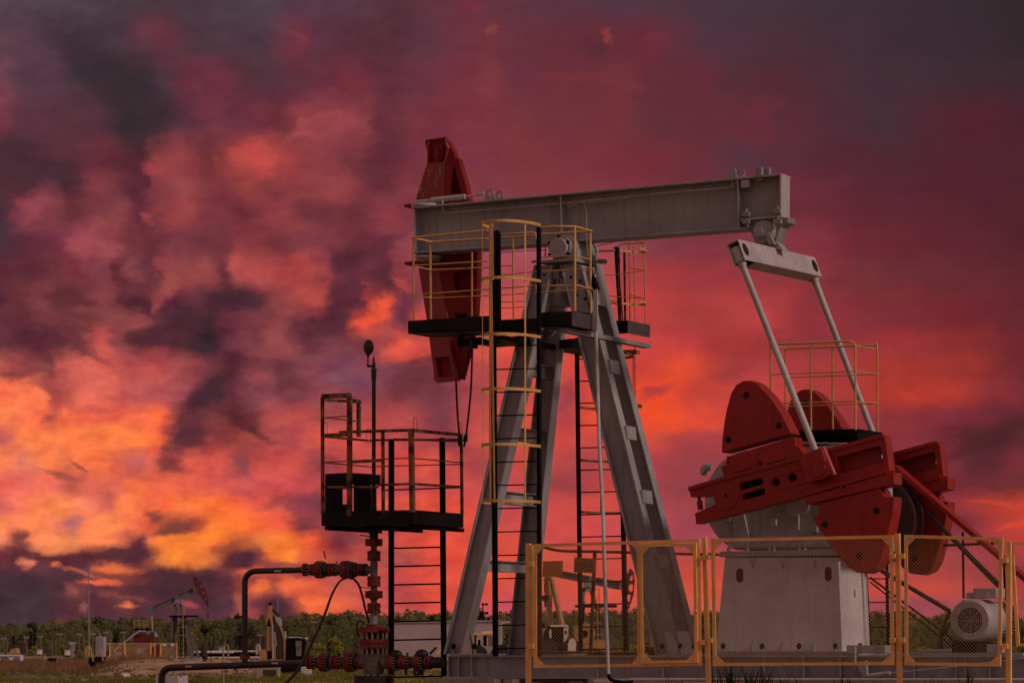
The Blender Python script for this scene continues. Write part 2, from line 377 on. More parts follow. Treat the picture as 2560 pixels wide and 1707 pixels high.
# angled side face
np_=(-.5,-.866,0); ed=P(1112,500,v0)
Qf=lambda pts:[PF.Q(x,y,ed,np_) for x,y in pts]
off=Vector((.5,.866,0))*.05
LU=z1((405,118),(605,85),(604,125),(624,195),(597,340),(575,800),(280,800),(420,352),(424,235),(403,160))
cav=z1((414,126),(594,99),(594,130),(611,195),(586,332),(432,346),(438,232),(415,160))
m=MB(); m.slab(Qf(LU),off,[Qf(cav)])
LL=[(1040,632),(1100,632)]+Elow[1:]+[(1092,957),(1084,948),(1085,935),(1067,800)]
cav2=[(1088,894),(1123,890),(1133,940),(1096,944)]
m.slab(Qf(LL),off,[Qf(cav2)]); m.build('front_face',RED,H)
vw=Vector((-.053,.108,0)); m=MB(); m.slab([p+vw for p in Qf(z1((408,120),(603,90),(590,360),(425,362),(428,235),(408,160)))],off*.4); m.slab([p+vw for p in Qf([(1085,888),(1126,885),(1137,946),(1094,950)])],off*.4)
m.build('cavity_plate',REDH,H,each=1)
m=MB(); c=PF.Q(*z1((548,240))[0],ed,np_)+Vector((-.045,.085,0)); m.lathe(c,(-.5,-.866,0),[(0,0),(0,.11),(.03,.11),(.03,.065),(.05,.065),(.05,0)],20); m.build('cable_sheave',REDH,H)
m=MB()
m.slab(Lp(z1((195,748),(275,742),(275,788),(195,775)),.1),V*.3); m.slab(Lp(z1((200,1315),(340,1295),(660,1330),(650,1352),(300,1350),(200,1340)),.15),V*.25)
m.build('hinge_lug',REDH,H,each=1)
# scratches: thin slivers of bare metal left in the paint
m=MB(); rs=random.Random(4)
def sl(x0,y0,x1,y1,w):
    a,b,c,d=Qf(z1((x0,y0),(x1,y1),(x1+w,y1+4),(x0+w,y0+4))); o=Vector((-.5,-.866,0))*.003; m.slab([a+o,b+o,c+o,d+o],-o*.6)
for i in range(34):
    cx,cy=rs.choice([(530,430),(540,470),(560,420),(450,430),(375,570),(380,600),(500,520),(525,500)])
    x=cx+rs.uniform(-22,22); y=cy+rs.uniform(-45,45); l=rs.uniform(8,42); sl(x,y,x-l*.25,y+l,rs.uniform(3,8))
m.build('scratched_paint',mat('bare_scratches',(.42,.30,.27),.7),H)
m=MB()
ca=smoothpath([P(1140,950,.3),P(1142,1000,.3),P(1145,1050,.3),P(1149,1090,.3)],5); m.tube(ca,.014,8)
cb=smoothpath([P(1181,856,.3),P(1178,960,.3),P(1172,1030,.3),P(1165,1090,.3)],5); m.tube(cb,.014,8)
m.tube([P(1149,1086,.3),P(1150,1110,.3),P(1153,1118,.3)],[.028,.032,.02],8); m.tube([P(1153,1116,.3),P(1153,1128,.3)],.016,8)
m.tube([P(1165,1086,.3),P(1163,1104,.3)],[.026,.032],8); m.tube([P(1163,1102,.3),P(1160,1117,.3)],.014,8)
m.build('bridle_cable',WIREB,pj)
# ---- equaliser bearing + beam + pitmans
m=MB()
m.slab(Lp(z3((1520,612),(1955,600),(1945,650),(1890,668),(1830,850),(1640,812),(1595,720),(1580,640)),-.13),V*.26,)
m.build('equaliser_hanger',STEELD,pj,.01)
m=MB(); m.slab(Lp(z3((1640,790),(1850,830),(1905,905),(1640,855)),-.10),V*.2); m.slab(Lp(z3((1700,700),(1750,690),(1830,850),(1770,850)),-.22),V*.05); m.build('equaliser_clevis',STEEL,pj,.006,each=1)
m=MB(); c=P(*z3((1715,730))[0],-.2); m.lathe(c,V,[(0,0),(0,.13),(.04,.155),(.4,.155),(.4,0)],30); c=P(*z3((1672,735))[0],-.27); m.lathe(c,V,[(0,0),(0,.06),(.04,.06),(.04,.085),(.12,.085)],26)
m.build('equaliser_bearing',STEEL,pj)
m=MB()
for x,y in ((1565,575),(1565,640),(1855,640),(1850,548)):
    c=P(*z3((x,y))[0],-.2); m.box(c,(.10,.07,.06)); m.tube([c-UP*.05,c+UP*.07],.022,8)
m.build('hanger_bolt',STEELD,pj,.004,each=2)
# equaliser box beam : visible near side face runs along V
eqt=z3((1490,800),(2195,968)); eqb=z3((1555,990),(2262,1145))
E0t=P(*eqt[0],-1.36);E1t=P(*eqt[1],1.32);E0b=P(*eqb[0],-1.36);E1b=P(*eqb[1],1.36)
w0=PF.P(*z3((1378,852))[0],-1.36)-E0t; w0=Vector((w0.x,0,w0.z)); wb0=PF.P(*z3((1450,1045))[0],-1.36)-E0b; wb0=Vector((wb0.x,0,wb0.z))
m=MB()
tk=.014
fac=[E0t,E1t,E1b,E0b]; nrm=(E1t-E0t).cross(E0b-E0t).normalized()
m.slab(fac,-nrm*tk if nrm.dot(U)>0 else nrm*tk)
bk=[E0t+w0,E1t+w0,E1b+wb0,E0b+wb0]; m.slab(bk,nrm*tk if nrm.dot(U)>0 else -nrm*tk)
m.slab([E0t,E1t,E1t+w0,E0t+w0],Vector((0,0,-tk)))
# underside stops short of the ends so the pitman pins show
k0,k1=.14,.95
u0=E0b.lerp(E1b,k0);u1=E0b.lerp(E1b,k1); m.slab([u0,u1,u1+wb0,u0+wb0],Vector((0,0,tk)))
m.build('equaliser_beam',PALE,pj,.004)
m=MB()
for p,s in ((z3((1558,895))[0],-1),(z3((2195,1045))[0],1)):
    c=PF.Q(*p,E0t,tuple(nrm)); n_=nrm if nrm.dot(U)>0 else -nrm
    m.lathe(c-n_*.01,n_,[(0,0),(0,.085),(.012,.085),(.012,.05),(.02,.05),(.02,0)],22)
m.build('slot_cover',DARK,pj,each=1)
def pitman(top,bot,v,r=.041):
    m=MB(); a=P(*top,v); b=P(*bot,v); m.tube([a,b],r,18)
    d=(a-b).normalized(); m.lathe(a+d*.16,-d,[(0,0),(0,.085),(.19,.085),(.19,.06),(.25,.05),(.25,0)],20)
    return m
pitman((1851,650),(2048,1150),-1.27).build('pitman_arm',PALE,pj)
pitman((2033,690),(2214,1165),1.27).build('pitman_arm',PALE,pj)
# ---- crank + counterweights (near), copied to the far side
vf=-1.16
def poly6(*pts): return Lp(z6(*pts),vf)
def mkcrank():
    C=MB()
    slot1=poly6((470,1150),(635,1108),(652,1122),(652,1155),(640,1163),(480,1207),(466,1190))
    slot2=poly6((490,1238),(650,1188),(666,1200),(668,1235),(655,1243),(500,1286),(484,1268))
    hs=[poly6(*[(cx+r*math.cos(a*math.pi/8),cy+r*math.sin(a*math.pi/8)) for a in range(16)]) for cx,cy,r in ((755,1143,32),(882,1108,33),(1000,1075,32))]
    win=poly6((1228,948),(1560,856),(1575,870),(1594,978),(1585,992),(1262,1076),(1250,1064))
    out=poly6((68,1182),(320,1108),(980,930),(1145,888),(1570,770),(1608,778),(1640,1050),(1625,1075),(970,1258),(130,1472),(115,1390),(275,1320),(312,1268),(270,1250),(85,1262))
    C.slab(out,V*.22,[slot1,slot2,win]+hs)
    r=C.build('crank_arm',RED,pj,.006)
    B=MB(); z=zb_=None
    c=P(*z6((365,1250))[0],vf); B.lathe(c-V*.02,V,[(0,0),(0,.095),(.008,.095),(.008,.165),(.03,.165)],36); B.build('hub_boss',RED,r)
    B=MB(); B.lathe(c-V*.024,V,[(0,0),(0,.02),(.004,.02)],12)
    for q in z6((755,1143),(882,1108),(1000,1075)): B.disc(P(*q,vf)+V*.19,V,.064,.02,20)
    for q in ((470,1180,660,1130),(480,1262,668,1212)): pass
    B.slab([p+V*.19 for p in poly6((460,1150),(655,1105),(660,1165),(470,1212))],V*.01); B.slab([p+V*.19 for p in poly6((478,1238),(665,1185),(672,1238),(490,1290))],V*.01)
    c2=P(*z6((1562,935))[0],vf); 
    B.build('cavity_shade',DARK,r,each=1)  # dark backing plates paint the shade inside the crank holes and slots
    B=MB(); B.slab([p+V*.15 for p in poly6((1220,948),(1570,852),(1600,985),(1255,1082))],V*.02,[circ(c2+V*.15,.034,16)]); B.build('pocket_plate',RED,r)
    # raised edges (flanges) top and bottom
    B=MB()
    tp=poly6((68,1182),(320,1108),(980,930)); tp2=poly6((1145,886),(1570,770),(1608,778)); bt=poly6((130,1472),(970,1258),(1625,1075))
    for pa in (tp,tp2):
        for a,b in zip(pa,pa[1:]): B.slab([a-V*.025,b-V*.025,b-V*.025-UP*.05,a-V*.025-UP*.05],V*.0245)
    for a,b in zip(bt,bt[1:]): B.slab([a-V*.025,b-V*.025,b-V*.025+UP*.055,a-V*.025+UP*.055],V*.0245)
    B.build('edge_rib',RED,r,.004,each=1)
    B=MB()
    st=poly6((735,1080),(1000,1005),(1010,1030),(760,1100),(722,1125),(718,1165),(745,1195),(1020,1120),(1030,1140),(745,1215),(705,1185),(698,1120))
    B.slab([p-V*.012 for p in st],V*.0118)
    for i in range(26):
        t=i/25; a=poly6((180,1440))[0].lerp(poly6((1250,1158))[0],t)
        B.box(a-V*.006,(.05,.012,.012)) if i%3==0 else B.box(a-V*.006,(.006,.012,.02))
    B.build('casting_mark',RED,r,.002,each=1)
    # counterweights
    W=MB()
    up=poly6((325,915),(330,800),(345,680),(365,570),(400,445),(440,382),(490,352),(550,347),(605,372),(700,470),(800,612),(875,765))
    W.slab(up,V*.30); w=W.build('counterweight',RED,r,.012)
    W=MB()
    for q in z6((520,463),(775,702),(380,812)): W.lathe(P(*q,vf)-V*.002,V,[(0,0),(0,.043),(.001,.043)],18)  # flat dark discs on the face stand for the shade in the holes
    W.build('lifting_hole_shade',DARK,w,each=1)
    W=MB(); W.slab([p+V*.02 for p in poly6((378,940),(850,798),(895,790),(905,880),(385,1010))],V*.26); W.slab([p-V*.015 for p in poly6((322,1022),(925,858),(985,925),(1000,945),(350,1108))],V*.30)
    W.build('clamp_block',RED,w,.008,each=1)
    W=MB()
    c=P(*z6((628,998))[0],vf-.02)
    for a,b in (((435,1066),(575,1032)),((690,996),(830,960))):
        A,Bq=poly6(a,b); W.slab([A-V*.019,Bq-V*.019,Bq-V*.019-UP*.016,A-V*.019-UP*.016],V*.003)
    W.lathe(c-V*.004,V,[(0,0),(0,.022),(.002,.022)],12)
    W.build('block_slit_shade',DARK,w)  # dark slivers and dot paint the shade of slits and bolt hole
    W=MB()
    lo=Lp(z7((855,490),(900,478),(890,410),(1290,308),(1322,365),(1382,365),(1372,470),(1345,600),(1300,770),(1265,832),(1200,860),(1135,852),(1080,812),(1030,752),(950,650),(880,545)),vf)
    W.slab(lo,V*.30); w2=W.build('counterweight',RED,r,.012)
    W=MB()
    for q in z7((1270,455),(937,543),(1157,748)): W.lathe(P(*q,vf)-V*.002,V,[(0,0),(0,.043),(.001,.043)],18)  # holes drawn as flat discs in the colour of their shade
    W.build('lifting_hole_shade',DARK,w2,each=1)
    W=MB(); W.slab([p-V*.015 for p in Lp(z7((800,370),(1382,205),(1384,285),(820,417)),vf)],V*.30)
    W.build('clamp_block',RED,w2,.008)
    W=MB(); c=P(*z7((1058,302))[0],vf-.02); W.ringplate(c-V*.006,V,.03,.05,.008,20); W.build('bolt_boss',RED,w2); W=MB(); W.lathe(c-V*.004,V,[(0,0),(0,.016),(.002,.016)],12); W.build('block_slit_shade',DARK,w2)
    W=MB(); W.ringplate(P(*z6((628,998))[0],vf-.02)-V*.006,V,.045,.072,.008,24); W.build('bolt_boss',RED,w)
    W=MB()
    for q in z7((1325,318),(310,140)): c=P(*q,vf+.06); W.lathe(c-UP*.05,UP,[(0,0),(0,.03),(.05,.03),(.05,.018),(.12,.018),(.12,0)],8)
    W.build('clamp_bolt',RED,w2,each=1)
    # clamp bolts: left tip
    W=MB(); a=P(*z6((150,1262))[0],vf+.1); b=P(*z6((160,1360))[0],vf+.1); W.tube([a,a.lerp(b,.3)],.02); W.tube([a.lerp(b,.3),b],.036)
    W.build('clamp_screw',RED,r)
    return r
crank=mkcrank()
far=copy_tree(crank,pj); far.location=(0.02,1.93,.02)
m=MB(); 
m.slab([p-V*.2 for p in poly6((975,945),(1140,882),(1160,900),(1215,1085),(1200,1100),(1060,1155),(1035,1145))],V*.2)
a=P(*z6((1115,880))[0],vf-.1); b=P(*z6((1205,1095))[0],vf-.1); m.tube([a,b],.05,14)
bx=m.build('crank_pin_bearing',RED,pj,.006)
m=MB(); c=P(*z6((1095,1045))[0],vf-.2); m.lathe(c-V*.03,V,[(0,0),(0,.085),(.01,.09),(.01,.125),(.03,.125)],32)
for i in range(6): m.lathe(c-V*.04+Vector((math.cos(R(60*i))*.107,0,math.sin(R(60*i))*.107)),V,[(0,0),(0,.01),(.03,.01)],6)
m.build('bearing_cover',RED,bx)
m=MB(); m.slab([p+V*2.4 for p in poly6((975,945),(1140,882),(1215,1085),(1060,1155))],V*.2); m.build('crank_pin_bearing',RED,pj,.006)
# ---- gearbox
m=MB(); gv=-.55
cc=P(1880,1252,gv); rr_=.64
g=arc(cc,rr_,250,80,22)
g=[q for q in g]+[P(2170,1105,gv),P(2180,1373,gv),P(1830,1373,gv)]
m.slab(g,V*.85); m.build('gearbox',PALE,pj,.012)
m=MB()
m.slab(Lp(z6((400,1420),(500,1395),(540,1568),(540,1640),(440,1640)),gv-.05),V*.045)
for x,y in ((735,1460),(1055,1512),(375,1430)):
    c=P(*z6((x,y))[0],gv-.03); m.box(c,(.085,.06,.085))
c=P(*z6((920,1325))[0],gv-.03); m.lathe(c,V,[(0,0),(0,.15),(.028,.15)],28); 
m.slab(Lp(z6((915,1400),(930,1400),(928,1520)),gv-.06),V*.055)
m.build('gearbox_lug',PALE,pj,.005,each=1)
m=MB(); pth=smoothpath(Lp(z6((250,1030),(215,1025),(192,1040),(190,1070),(205,1078)),gv+.3),4); m.tube(pth,[.05]*(len(pth)-4)+[.04,.03,.025,.02],10); m.build('lifting_hook',PALE,pj)
m=MB(); a=P(1799,1377,gv-.07); b=P(2118,1377,gv-.07); h=P(1799,1392,gv-.07).z-a.z
m.box(((a.x+b.x)/2,gv+.43,a.z+h/2),(b.x-a.x,1.02,abs(h)-.004)); 
a2=P(1822,1358,gv-.04); b2=P(2100,1358,gv-.04); m.box(((a2.x+b2.x)/2,gv+.42,a2.z-.03),(b2.x-a2.x,.95,.055)); m.build('mounting_flange',STEEL,pj,.005,each=1)
m=MB(); 
for px in (1822,1868,1924,1935,1998,2012,2086):
    c=P(px,1376,gv-.05); m.lathe(c,UP,[(-.05,0),(-.05,.02),(0,.02),(0,.03),(.03,.03),(.03,.014),(.09,.014),(.09,0)],8)
m.build('flange_bolt',STEELD,pj,each=1)
# pedestal
pvf=-.60; m=MB()
def stad(px,py,w,h):
    c=P(px,py,pvf); return arc(c+UP*h/2,w/2,0,180,8)+arc(c-UP*h/2,w/2,180,360,8)
front=Lp([(1812,1393),(2096,1393),(2106,1631),(1789,1631)],pvf)
m.slab(front,V*.012,[stad(1849,1438,.095,.085),stad(2070,1434,.095,.085)])
d=V*1.0
for a,b in ((0,3),(1,2)): 
    A,B_=front[a]+V*.0125,front[b]+V*.0125; m.slab([A,A+V*.98,B_+V*.98,B_],U*(.012 if a==0 else -.012))
m.slab([p+V*.98 for p in front],V*.012); m.build('gearbox_pedestal',PED,pj,.004)
m=MB()
for px in (1882,1957,2036): 
    a=P(px,1394,pvf);b=P(px,1422,pvf); m.slab([a,b,a-V*.07],U*.012)
for px in (1882,1957,2036):
    a=P(px,1631,pvf);b=P(px,1600,pvf); m.slab([a,b,a-V*.08],U*.012)
m.build('pedestal_gusset',STEELD,pj,each=1)
m=MB(); m.slab([p+V*.03 for p in Lp([(1835,1412),(2085,1412),(2085,1462),(1835,1462)],pvf)],V*.01); m.build('slot_shade_plate',DARK,pj)  # black plate just behind the slots paints the shade inside the pedestal
m=MB(); zs=P(2140,1470,-.1); fx=front[1].lerp(front[2],.33); m.slab([fx+V*.5+U*.004,fx+V*.53+U*.004,fx+V*.53-UP*.1+U*.008,fx+V*.5-UP*.1+U*.008],-U*.003); m.build('side_slit_shade',DARK,pj)  # dark sliver laid on the side face for the shade in the slit
# brake bracket right of pedestal
m=MB(); a=P(2133,1613,-.85); m.box(P(2175,1622,-.8),(.5,.3,.10)); m.tube([P(2137,1670,-1.1),P(2137,1615,-1.1)],.02); m.slab(Lp([(2136,1655),(2165,1650),(2168,1690),(2158,1692)],-1.12),V*.06)
m.build('brake_bracket',STEEL,pj,.004)
m=MB(); m.tube([P(2170,1689,-1.15),P(2225,1682,-1.15)],.028,12); m.tube([P(2222,1682,-1.15),P(2400,1664,-1.15),P(2600,1639,-1.15)],.009,6); m.build('brake_lever',PALE,pj)
# pulley (big sheave) behind the crank
m=MB(); c=P(2186,1300,.30); m.lathe(c,V,[(0,0),(0,.46),(-.03,.50),(-.03,.54),(.33,.54),(.33,0)],48); m.build('gearbox_pulley',mat('dark_pulley_paint',(.035,.006,.005),.6),pj)
# ---- gearbox platform
m=MB()
def toe(m,p0,p1,v0,v1,ztop,zbot,t=.012):
    pass
a=P(1986,1076,-.45); b=P(2141,1071,-.45); bot=P(2141,1094,-.45).z
m.slab([a,b,Vector((b.x,b.y,bot)),Vector((a.x,a.y,bot))],V*.012); m.slab([b,Vector((b.x,b.y,bot)),Vector((b.x,.45,bot)),Vector((b.x,.45,b.z))],U*.012)
m.slab([Vector((a.x,.45,a.z)),Vector((b.x+.0,.45,b.z)),Vector((b.x,.45,bot)),Vector((a.x,.45,bot))],V*.012)
m.box(((a.x+b.x)/2,0,bot+.01),(b.x-a.x,.9,.02)); m.box(((a.x+b.x)/2,.2,bot-.06),(b.x-a.x-.2,.8,.12)); pb=m.build('gearbox_platform',BLACK,pj)
m=MB(); tr=.013
def rail(pts,r=tr,s=5): m.tube(smoothpath([P(*q) for q in pts],s) if s else [P(*q) for q in pts],r,8)
n_,f_=-.45,.45
for px,v,yt,yb in ((1926,n_,861,1070),(1963,f_,871,1070),(2027,n_,857,1074),(2081,f_,867,1073),(2138,n_,872,1075)): m.tube([P(px,yt,v),P(px+1,yb,v)],tr,8)
rail([(1925,861,n_),(2027,857,n_),(2115,853,n_),(2130,855,n_),(2138,864,n_),(2138,880,n_)])
rail([(1926,862,n_),(1963,871,f_)],tr,0); rail([(1963,871,f_),(2027,869,f_),(2081,867,f_),(2170,863,f_),(2186,866,f_),(2193,877,f_),(2194,1082,f_)])
rail([(2138,864,n_),(2190,872,f_)],.009,0)
for y0,y1,y2,y3 in ((936,928,944,935),(1009,1003,1016,1008)):
    rail([(1926,y0,n_),(2138,y1,n_)],.008,0); rail([(1963,y2,f_),(2193,y3,f_)],.008,0); rail([(2138,y1,n_),(2193,y3,f_)],.008,0)
m.build('railing',YEL,pb)
m=MB()
pa=[P(1995+i*4,1107+math.sin(i*1.0)*.6+i*.05,-.5) for i in range(36)]; m.tube(pa,.01,6); m.build('steel_rope',WIREL,pb)
# ---- belt guard, belts, motor
m=MB(); vb=.35
A=P(2236,1176,vb);B_=P(2640,1524,vb); m.slab([A,A+UP*.075,B_+UP*.075,B_],V*.22); 
m.build('belt_guard',RED,pj,.006)
m=MB(); A=P(2246,1200,vb);B_=P(2360,1333,vb);C_=P(2496,1470,vb); m.slab([A,A+UP*.02,B_+UP*.045,B_],V*.12); m.slab([B_,B_+UP*.045,C_+UP*.06,C_-UP*.01],V*.12); m.build('guard_strut',OIL,pj,each=1)
m=MB()
for pts,r in ((((2168,1405),(2375,1527)),.028),(((2175,1443),(2398,1608)),.014),(((2175,1454),(2390,1622)),.010),(((2410,1500),(2356,1588)),.02),(((2375,1527),(2352,1585)),.02),(((2352,1580),(2354,1625)),.022)):
    m.tube([P(*pts[0],.2),P(*pts[1],.2)],r,8)
m.build('drive_belt',RUBBER,pj,each=1)
m=MB(); mc=P(2425,1550,-.45)
m.lathe(mc,V,[(0,.155),(-.0,.235),(.03,.262),(.62,.262),(.62,.24)],44); mo=m.build('electric_motor',PALE,pj)
m=MB(); m.lathe(mc+V*.02,V,[(0,0),(0,.156)],36); mg=m.build('fan_grille',DARK,mo)
m=MB()
for r_ in (.035,.06,.085,.11,.135): m.ringplate(mc+V*.006,V,r_-.006,r_,.006,32)
for i in range(8): m.bar(mc+V*.008,mc+V*.008+Vector((math.cos(i*math.pi/4)*.155,0,math.sin(i*math.pi/4)*.155)),.006)
m.build('grille_wire',PALE,mg)
m=MB()
for i in range(36):
    a=i*2*math.pi/36; c1=mc+V*.63+Vector((math.cos(a)*.19,0,math.sin(a)*.19)); c2=mc+V*.63+Vector((math.cos(a)*.245,0,math.sin(a)*.245)); m.slab([c1,c2,c2+V*.5,c1+V*.5],Vector((-math.sin(a),0,math.cos(a)))*.008)
m.lathe(mc+V*.62,V,[(0,.2),(.52,.2)],30); m.build('cooling_fins',STEELD,mo)
m=MB(); m.lathe(mc+V*1.14,V,[(0,0),(0,.24),(.05,.25),(.12,.17),(.12,.07),(.2,.07),(.2,0)],32); m.build('motor_end_bell',REDH,mo)
m=MB(); m.box(P(2473,1482,-.1),(.29,.36,.12)); m.box(P(2442,1488,-.1),(.2,.22,.07)); c=P(2465,1487,-.29); m.lathe(c,V,[(-.01,0),(-.01,.03),(.02,.03)],14); m.build('terminal_box',PALE,mo,.006)
m=MB(); m.box(P(2432,1618,-.1),(.3,.7,.15)); m.build('motor_foot',BLACK,mo)
m=MB(); m.box(P(2490,1620,-.35),(.2,.12,.10)); m.box(P(2400,1620,-.35),(.14,.12,.09)); m.box(P(2410,1642,-.35),(1.6,.35,.11)); m.box(P(2340,1625,-.4),(.45,.1,.03)); m.build('motor_rail',STEEL,pj,.004,each=1)
# small ladder to the gearbox platform
m=MB(); m.tube([P(2163,1430,.62),P(2174,1626,.5)],.03,8); m.tube([P(2216,1330,.62),P(2220,1626,.55)],.022,8)
for y in (1381,1446,1505,1567): m.tube([P(2166,y,.58),P(2218,y,.58)],.009,6)
m.build('gearbox_ladder',BLACK,pj)
m=MB(); 
for q in (((2407,1330),(2409,1495)),((2509,1400),(2514,1500)),((2354,1363),(2500,1357))): m.tube([P(*q[0],.9),P(*q[1],.9)],.016,8)
m.build('guard_support',BLACK,pj,each=1)
# ================================================================ service platform, ladders and cages of the pump jack
m=MB()
def plank(v,pa,pb,pc,pd,t=.012):   # four px corners in plane v
    m.slab(Lp([pa,pb,pc,pd],v),V*t)
nv=-1.5
# near left wing
plank(nv,(1020,802),(1226,789),(1226,826),(1020,834))
a=P(1020,802,nv); b=P(1020,834,nv); m.slab([a,b,b+V*.62,a+V*.62],U*.012)
plank(nv+.62,(1040,806),(1240,794),(1240,828),(1040,838))
fl=P(1020,834,nv); fr=P(1230,826,nv); m.slab([fl,fr,fr+V*.62,fl+V*.62],UP*.02)
m.build('toe_board',TOE,pj)
m=MB()
# recessed centre part and right wing
plank(nv+.35,(1238,800),(1345,795),(1345,828),(1238,832))
a=P(1238,832,nv+.35); b=P(1345,828,nv+.35); m.slab([a,b,b+V*.4,a+V*.4],UP*.02)
plank(nv-.02,(1350,781),(1428,778),(1428,814),(1350,818))
a=P(1350,818,nv-.02); b=P(1428,814,nv-.02); m.slab([a,b,b+V*.75,a+V*.75],UP*.02)
m.build('toe_board',TOE,pj)
TOED=mat('dark_grey_toe_board',(.055,.044,.05),.55,var=.3,rust=.1,rustcol=(.12,.09,.09),streak=.3)  # lighter than the front boards, for the right-hand end boards
m=MB(); a=P(1428,778,nv); b=P(1428,814,nv); m.slab([a,b,b+V*.78,a+V*.78],U*.012)
m.build('toe_board',TOED,pj)
m=MB()
fv=.95
plank(fv,(1533,802),(1568,801),(1568,833),(1533,835)); a=P(1568,801,fv); b=P(1568,833,fv)
fa=m; fa.slab(Lp([(1330,812),(1568,801),(1568,806),(1330,817)],fv+.7),V*.012); m.build('toe_board',TOE,pj)
m=MB(); m.slab([a,b,b+V*.72,a+V*.72],U*.012); m.build('toe_board',TOED,pj)
# cross channels carrying the wings
m=MB()
def chan(px,py,v0,v1,h=.055,w=.12):
    a=P(px,py,v0); b=Vector((a.x,v1,a.z)); m.slab([a,a-UP*h,a-UP*h-U*w,a-U*w],b-a)
chan(1419,819,-1.42,1.18); m.build('platform_beam',STEELD,pj); m=MB()
a=P(1260,838,-1.2); m.slab([a,a-UP*.06,a-UP*.06-U*.12,a-U*.12],V*2.4)
a=P(1160,846,-1.0); m.slab([a,a-UP*.10,a-UP*.10-U*.1,a-U*.1],V*.4)
m.build('platform_beam',TOE,pj,each=1)
m=MB(); a=P(1195,850,-.6); b=P(1310,838,-.6); m.slab([a,b,b-UP*.06,a-UP*.06],V*.5); m.slab(Lp([(1398,850),(1430,846),(1430,868),(1398,872)],.2),V*.3)
a=P(1167,843,-.75); b=P(1225,842,-.75); m.slab([a,b,b-UP*.09,a-UP*.09],V*.2)
m.build('platform_bracket',TOE,pj,each=1)
# ---- railings
def railset(name,mt,items,r=.018):
    global m
    m=MB()
    for it in items:
        pts,rad=(it if isinstance(it,tuple) and isinstance(it[0],list) else (it,r))
        m.tube([P(*q) for q in pts],rad*.82,8)
    return m.build(name,mt,pj)
Q2=lambda pts,v:[(q[0],q[1],v) for q in z2(*pts)]
n=-1.5; g=-.92
it=[]
it.append([*Q2([(172,188)],n),*Q2([(830,126)],n-.02)]); it.append([*Q2([(172,188),],n),*Q2([(345,225),],g)]); it.append([*Q2([(345,225)],g),*Q2([(830,196)],g)])
it.append(([*Q2([(172,430)],n),*Q2([(830,390)],n)],.011)); it.append(([*Q2([(172,430)],n),*Q2([(340,467)],g)],.011)); it.append(([*Q2([(340,467)],g),*Q2([(850,443)],g)],.011))
it.append(([*Q2([(175,682)],n),*Q2([(850,632)],n)],.010)); it.append(([*Q2([(175,682)],n),*Q2([(342,710)],g)],.010)); it.append(([*Q2([(342,710)],g),*Q2([(850,688)],g)],.010))
it.append(([*Q2([(184,188),(188,905)],n)],.016)); it.append(([*Q2([(330,225),(336,890)],g)],.020)); it.append(([*Q2([(692,315),(690,865)],g)],.014))
railset('railing',YEL,it)
it=[]
it.append([*Q2([(1285,104),(1390,90),(1580,92)],n),*Q2([(1726,130)],n+.72)]); it.append([*Q2([(1285,160),(1726,132)],n+.72)])
it.append(([*Q2([(1290,360),(1490,344),(1580,346)],n),*Q2([(1715,376)],n+.72)],.012)); it.append(([*Q2([(1240,482),(1730,455)],n+.72)],.012))
it.append(([*Q2([(1285,605),(1580,595)],n),*Q2([(1735,632)],n+.72)],.012)); it.append(([*Q2([(1285,661),(1735,630)],n+.72)],.012))
it.append(([*Q2([(1580,92),(1581,818)],n)],.022)); it.append(([*Q2([(1714,130),(1719,838)],n+.72)],.020))
it.append(([*Q2([(905,225),(905,175),(915,163),(1228,142),(1243,152),(1246,200)],n+.3)],.014)); it.append(([*Q2([(910,190),(1250,168)],n+.35)],.014))
it.append(([*Q2([(905,165),(905,880)],n+.33)],.012)); it.append(([*Q2([(1046,180),(1052,900)],n+.35)],.017))
it.append(([*Q2([(918,685),(920,628),(1205,605),(1246,600),(1246,668),(1215,668)],n+.3)],.010))
railset('railing',YEL,it)
it=[]
fz=.9
for y0,y1 in ((315,292),(438,430),(518,480),(686,664),(748,732),(800,782)): it.append(([*Q2([(903,y0),(1335 if y0<400 else (1050 if y0<450 else 1250),y1)],fz)],.006))
it.append(([*Q2([(1330,260),(1325,350)],fz)],.014))
railset('railing',YELR,it)
it=[]
f1,f2=fz,fz+.75
it.append(([*Q2([(1725,305),(1925,298)],f1)],.018)); it.append(([*Q2([(1725,268),(2050,198)],f1),],.008))
for pts,r in (([(1940,300),(1945,270),(1985,242),(2190,232)],.011),([(2050,198),(2190,232)],.009),([(1815,515),(1950,505),(2190,470)],.007),([(2060,450),(2190,472)],.007),([(1855,690),(2190,716)],.008),([(1865,735),(1930,728),(1945,745)],.008),([(2055,683),(2192,717)],.008),
              ([(2050,198),(2058,908)],.013),([(2180,232),(2192,928)],.012),([(2088,265),(2101,915)],.007)):
    it.append(([*Q2(pts,f1 if pts[0][0]<1900 else f2)],r))
it.append(([*Q2([(1865,752),(1935,750),(1945,770)],f1)],.018))
railset('railing',YEL,it,.009)
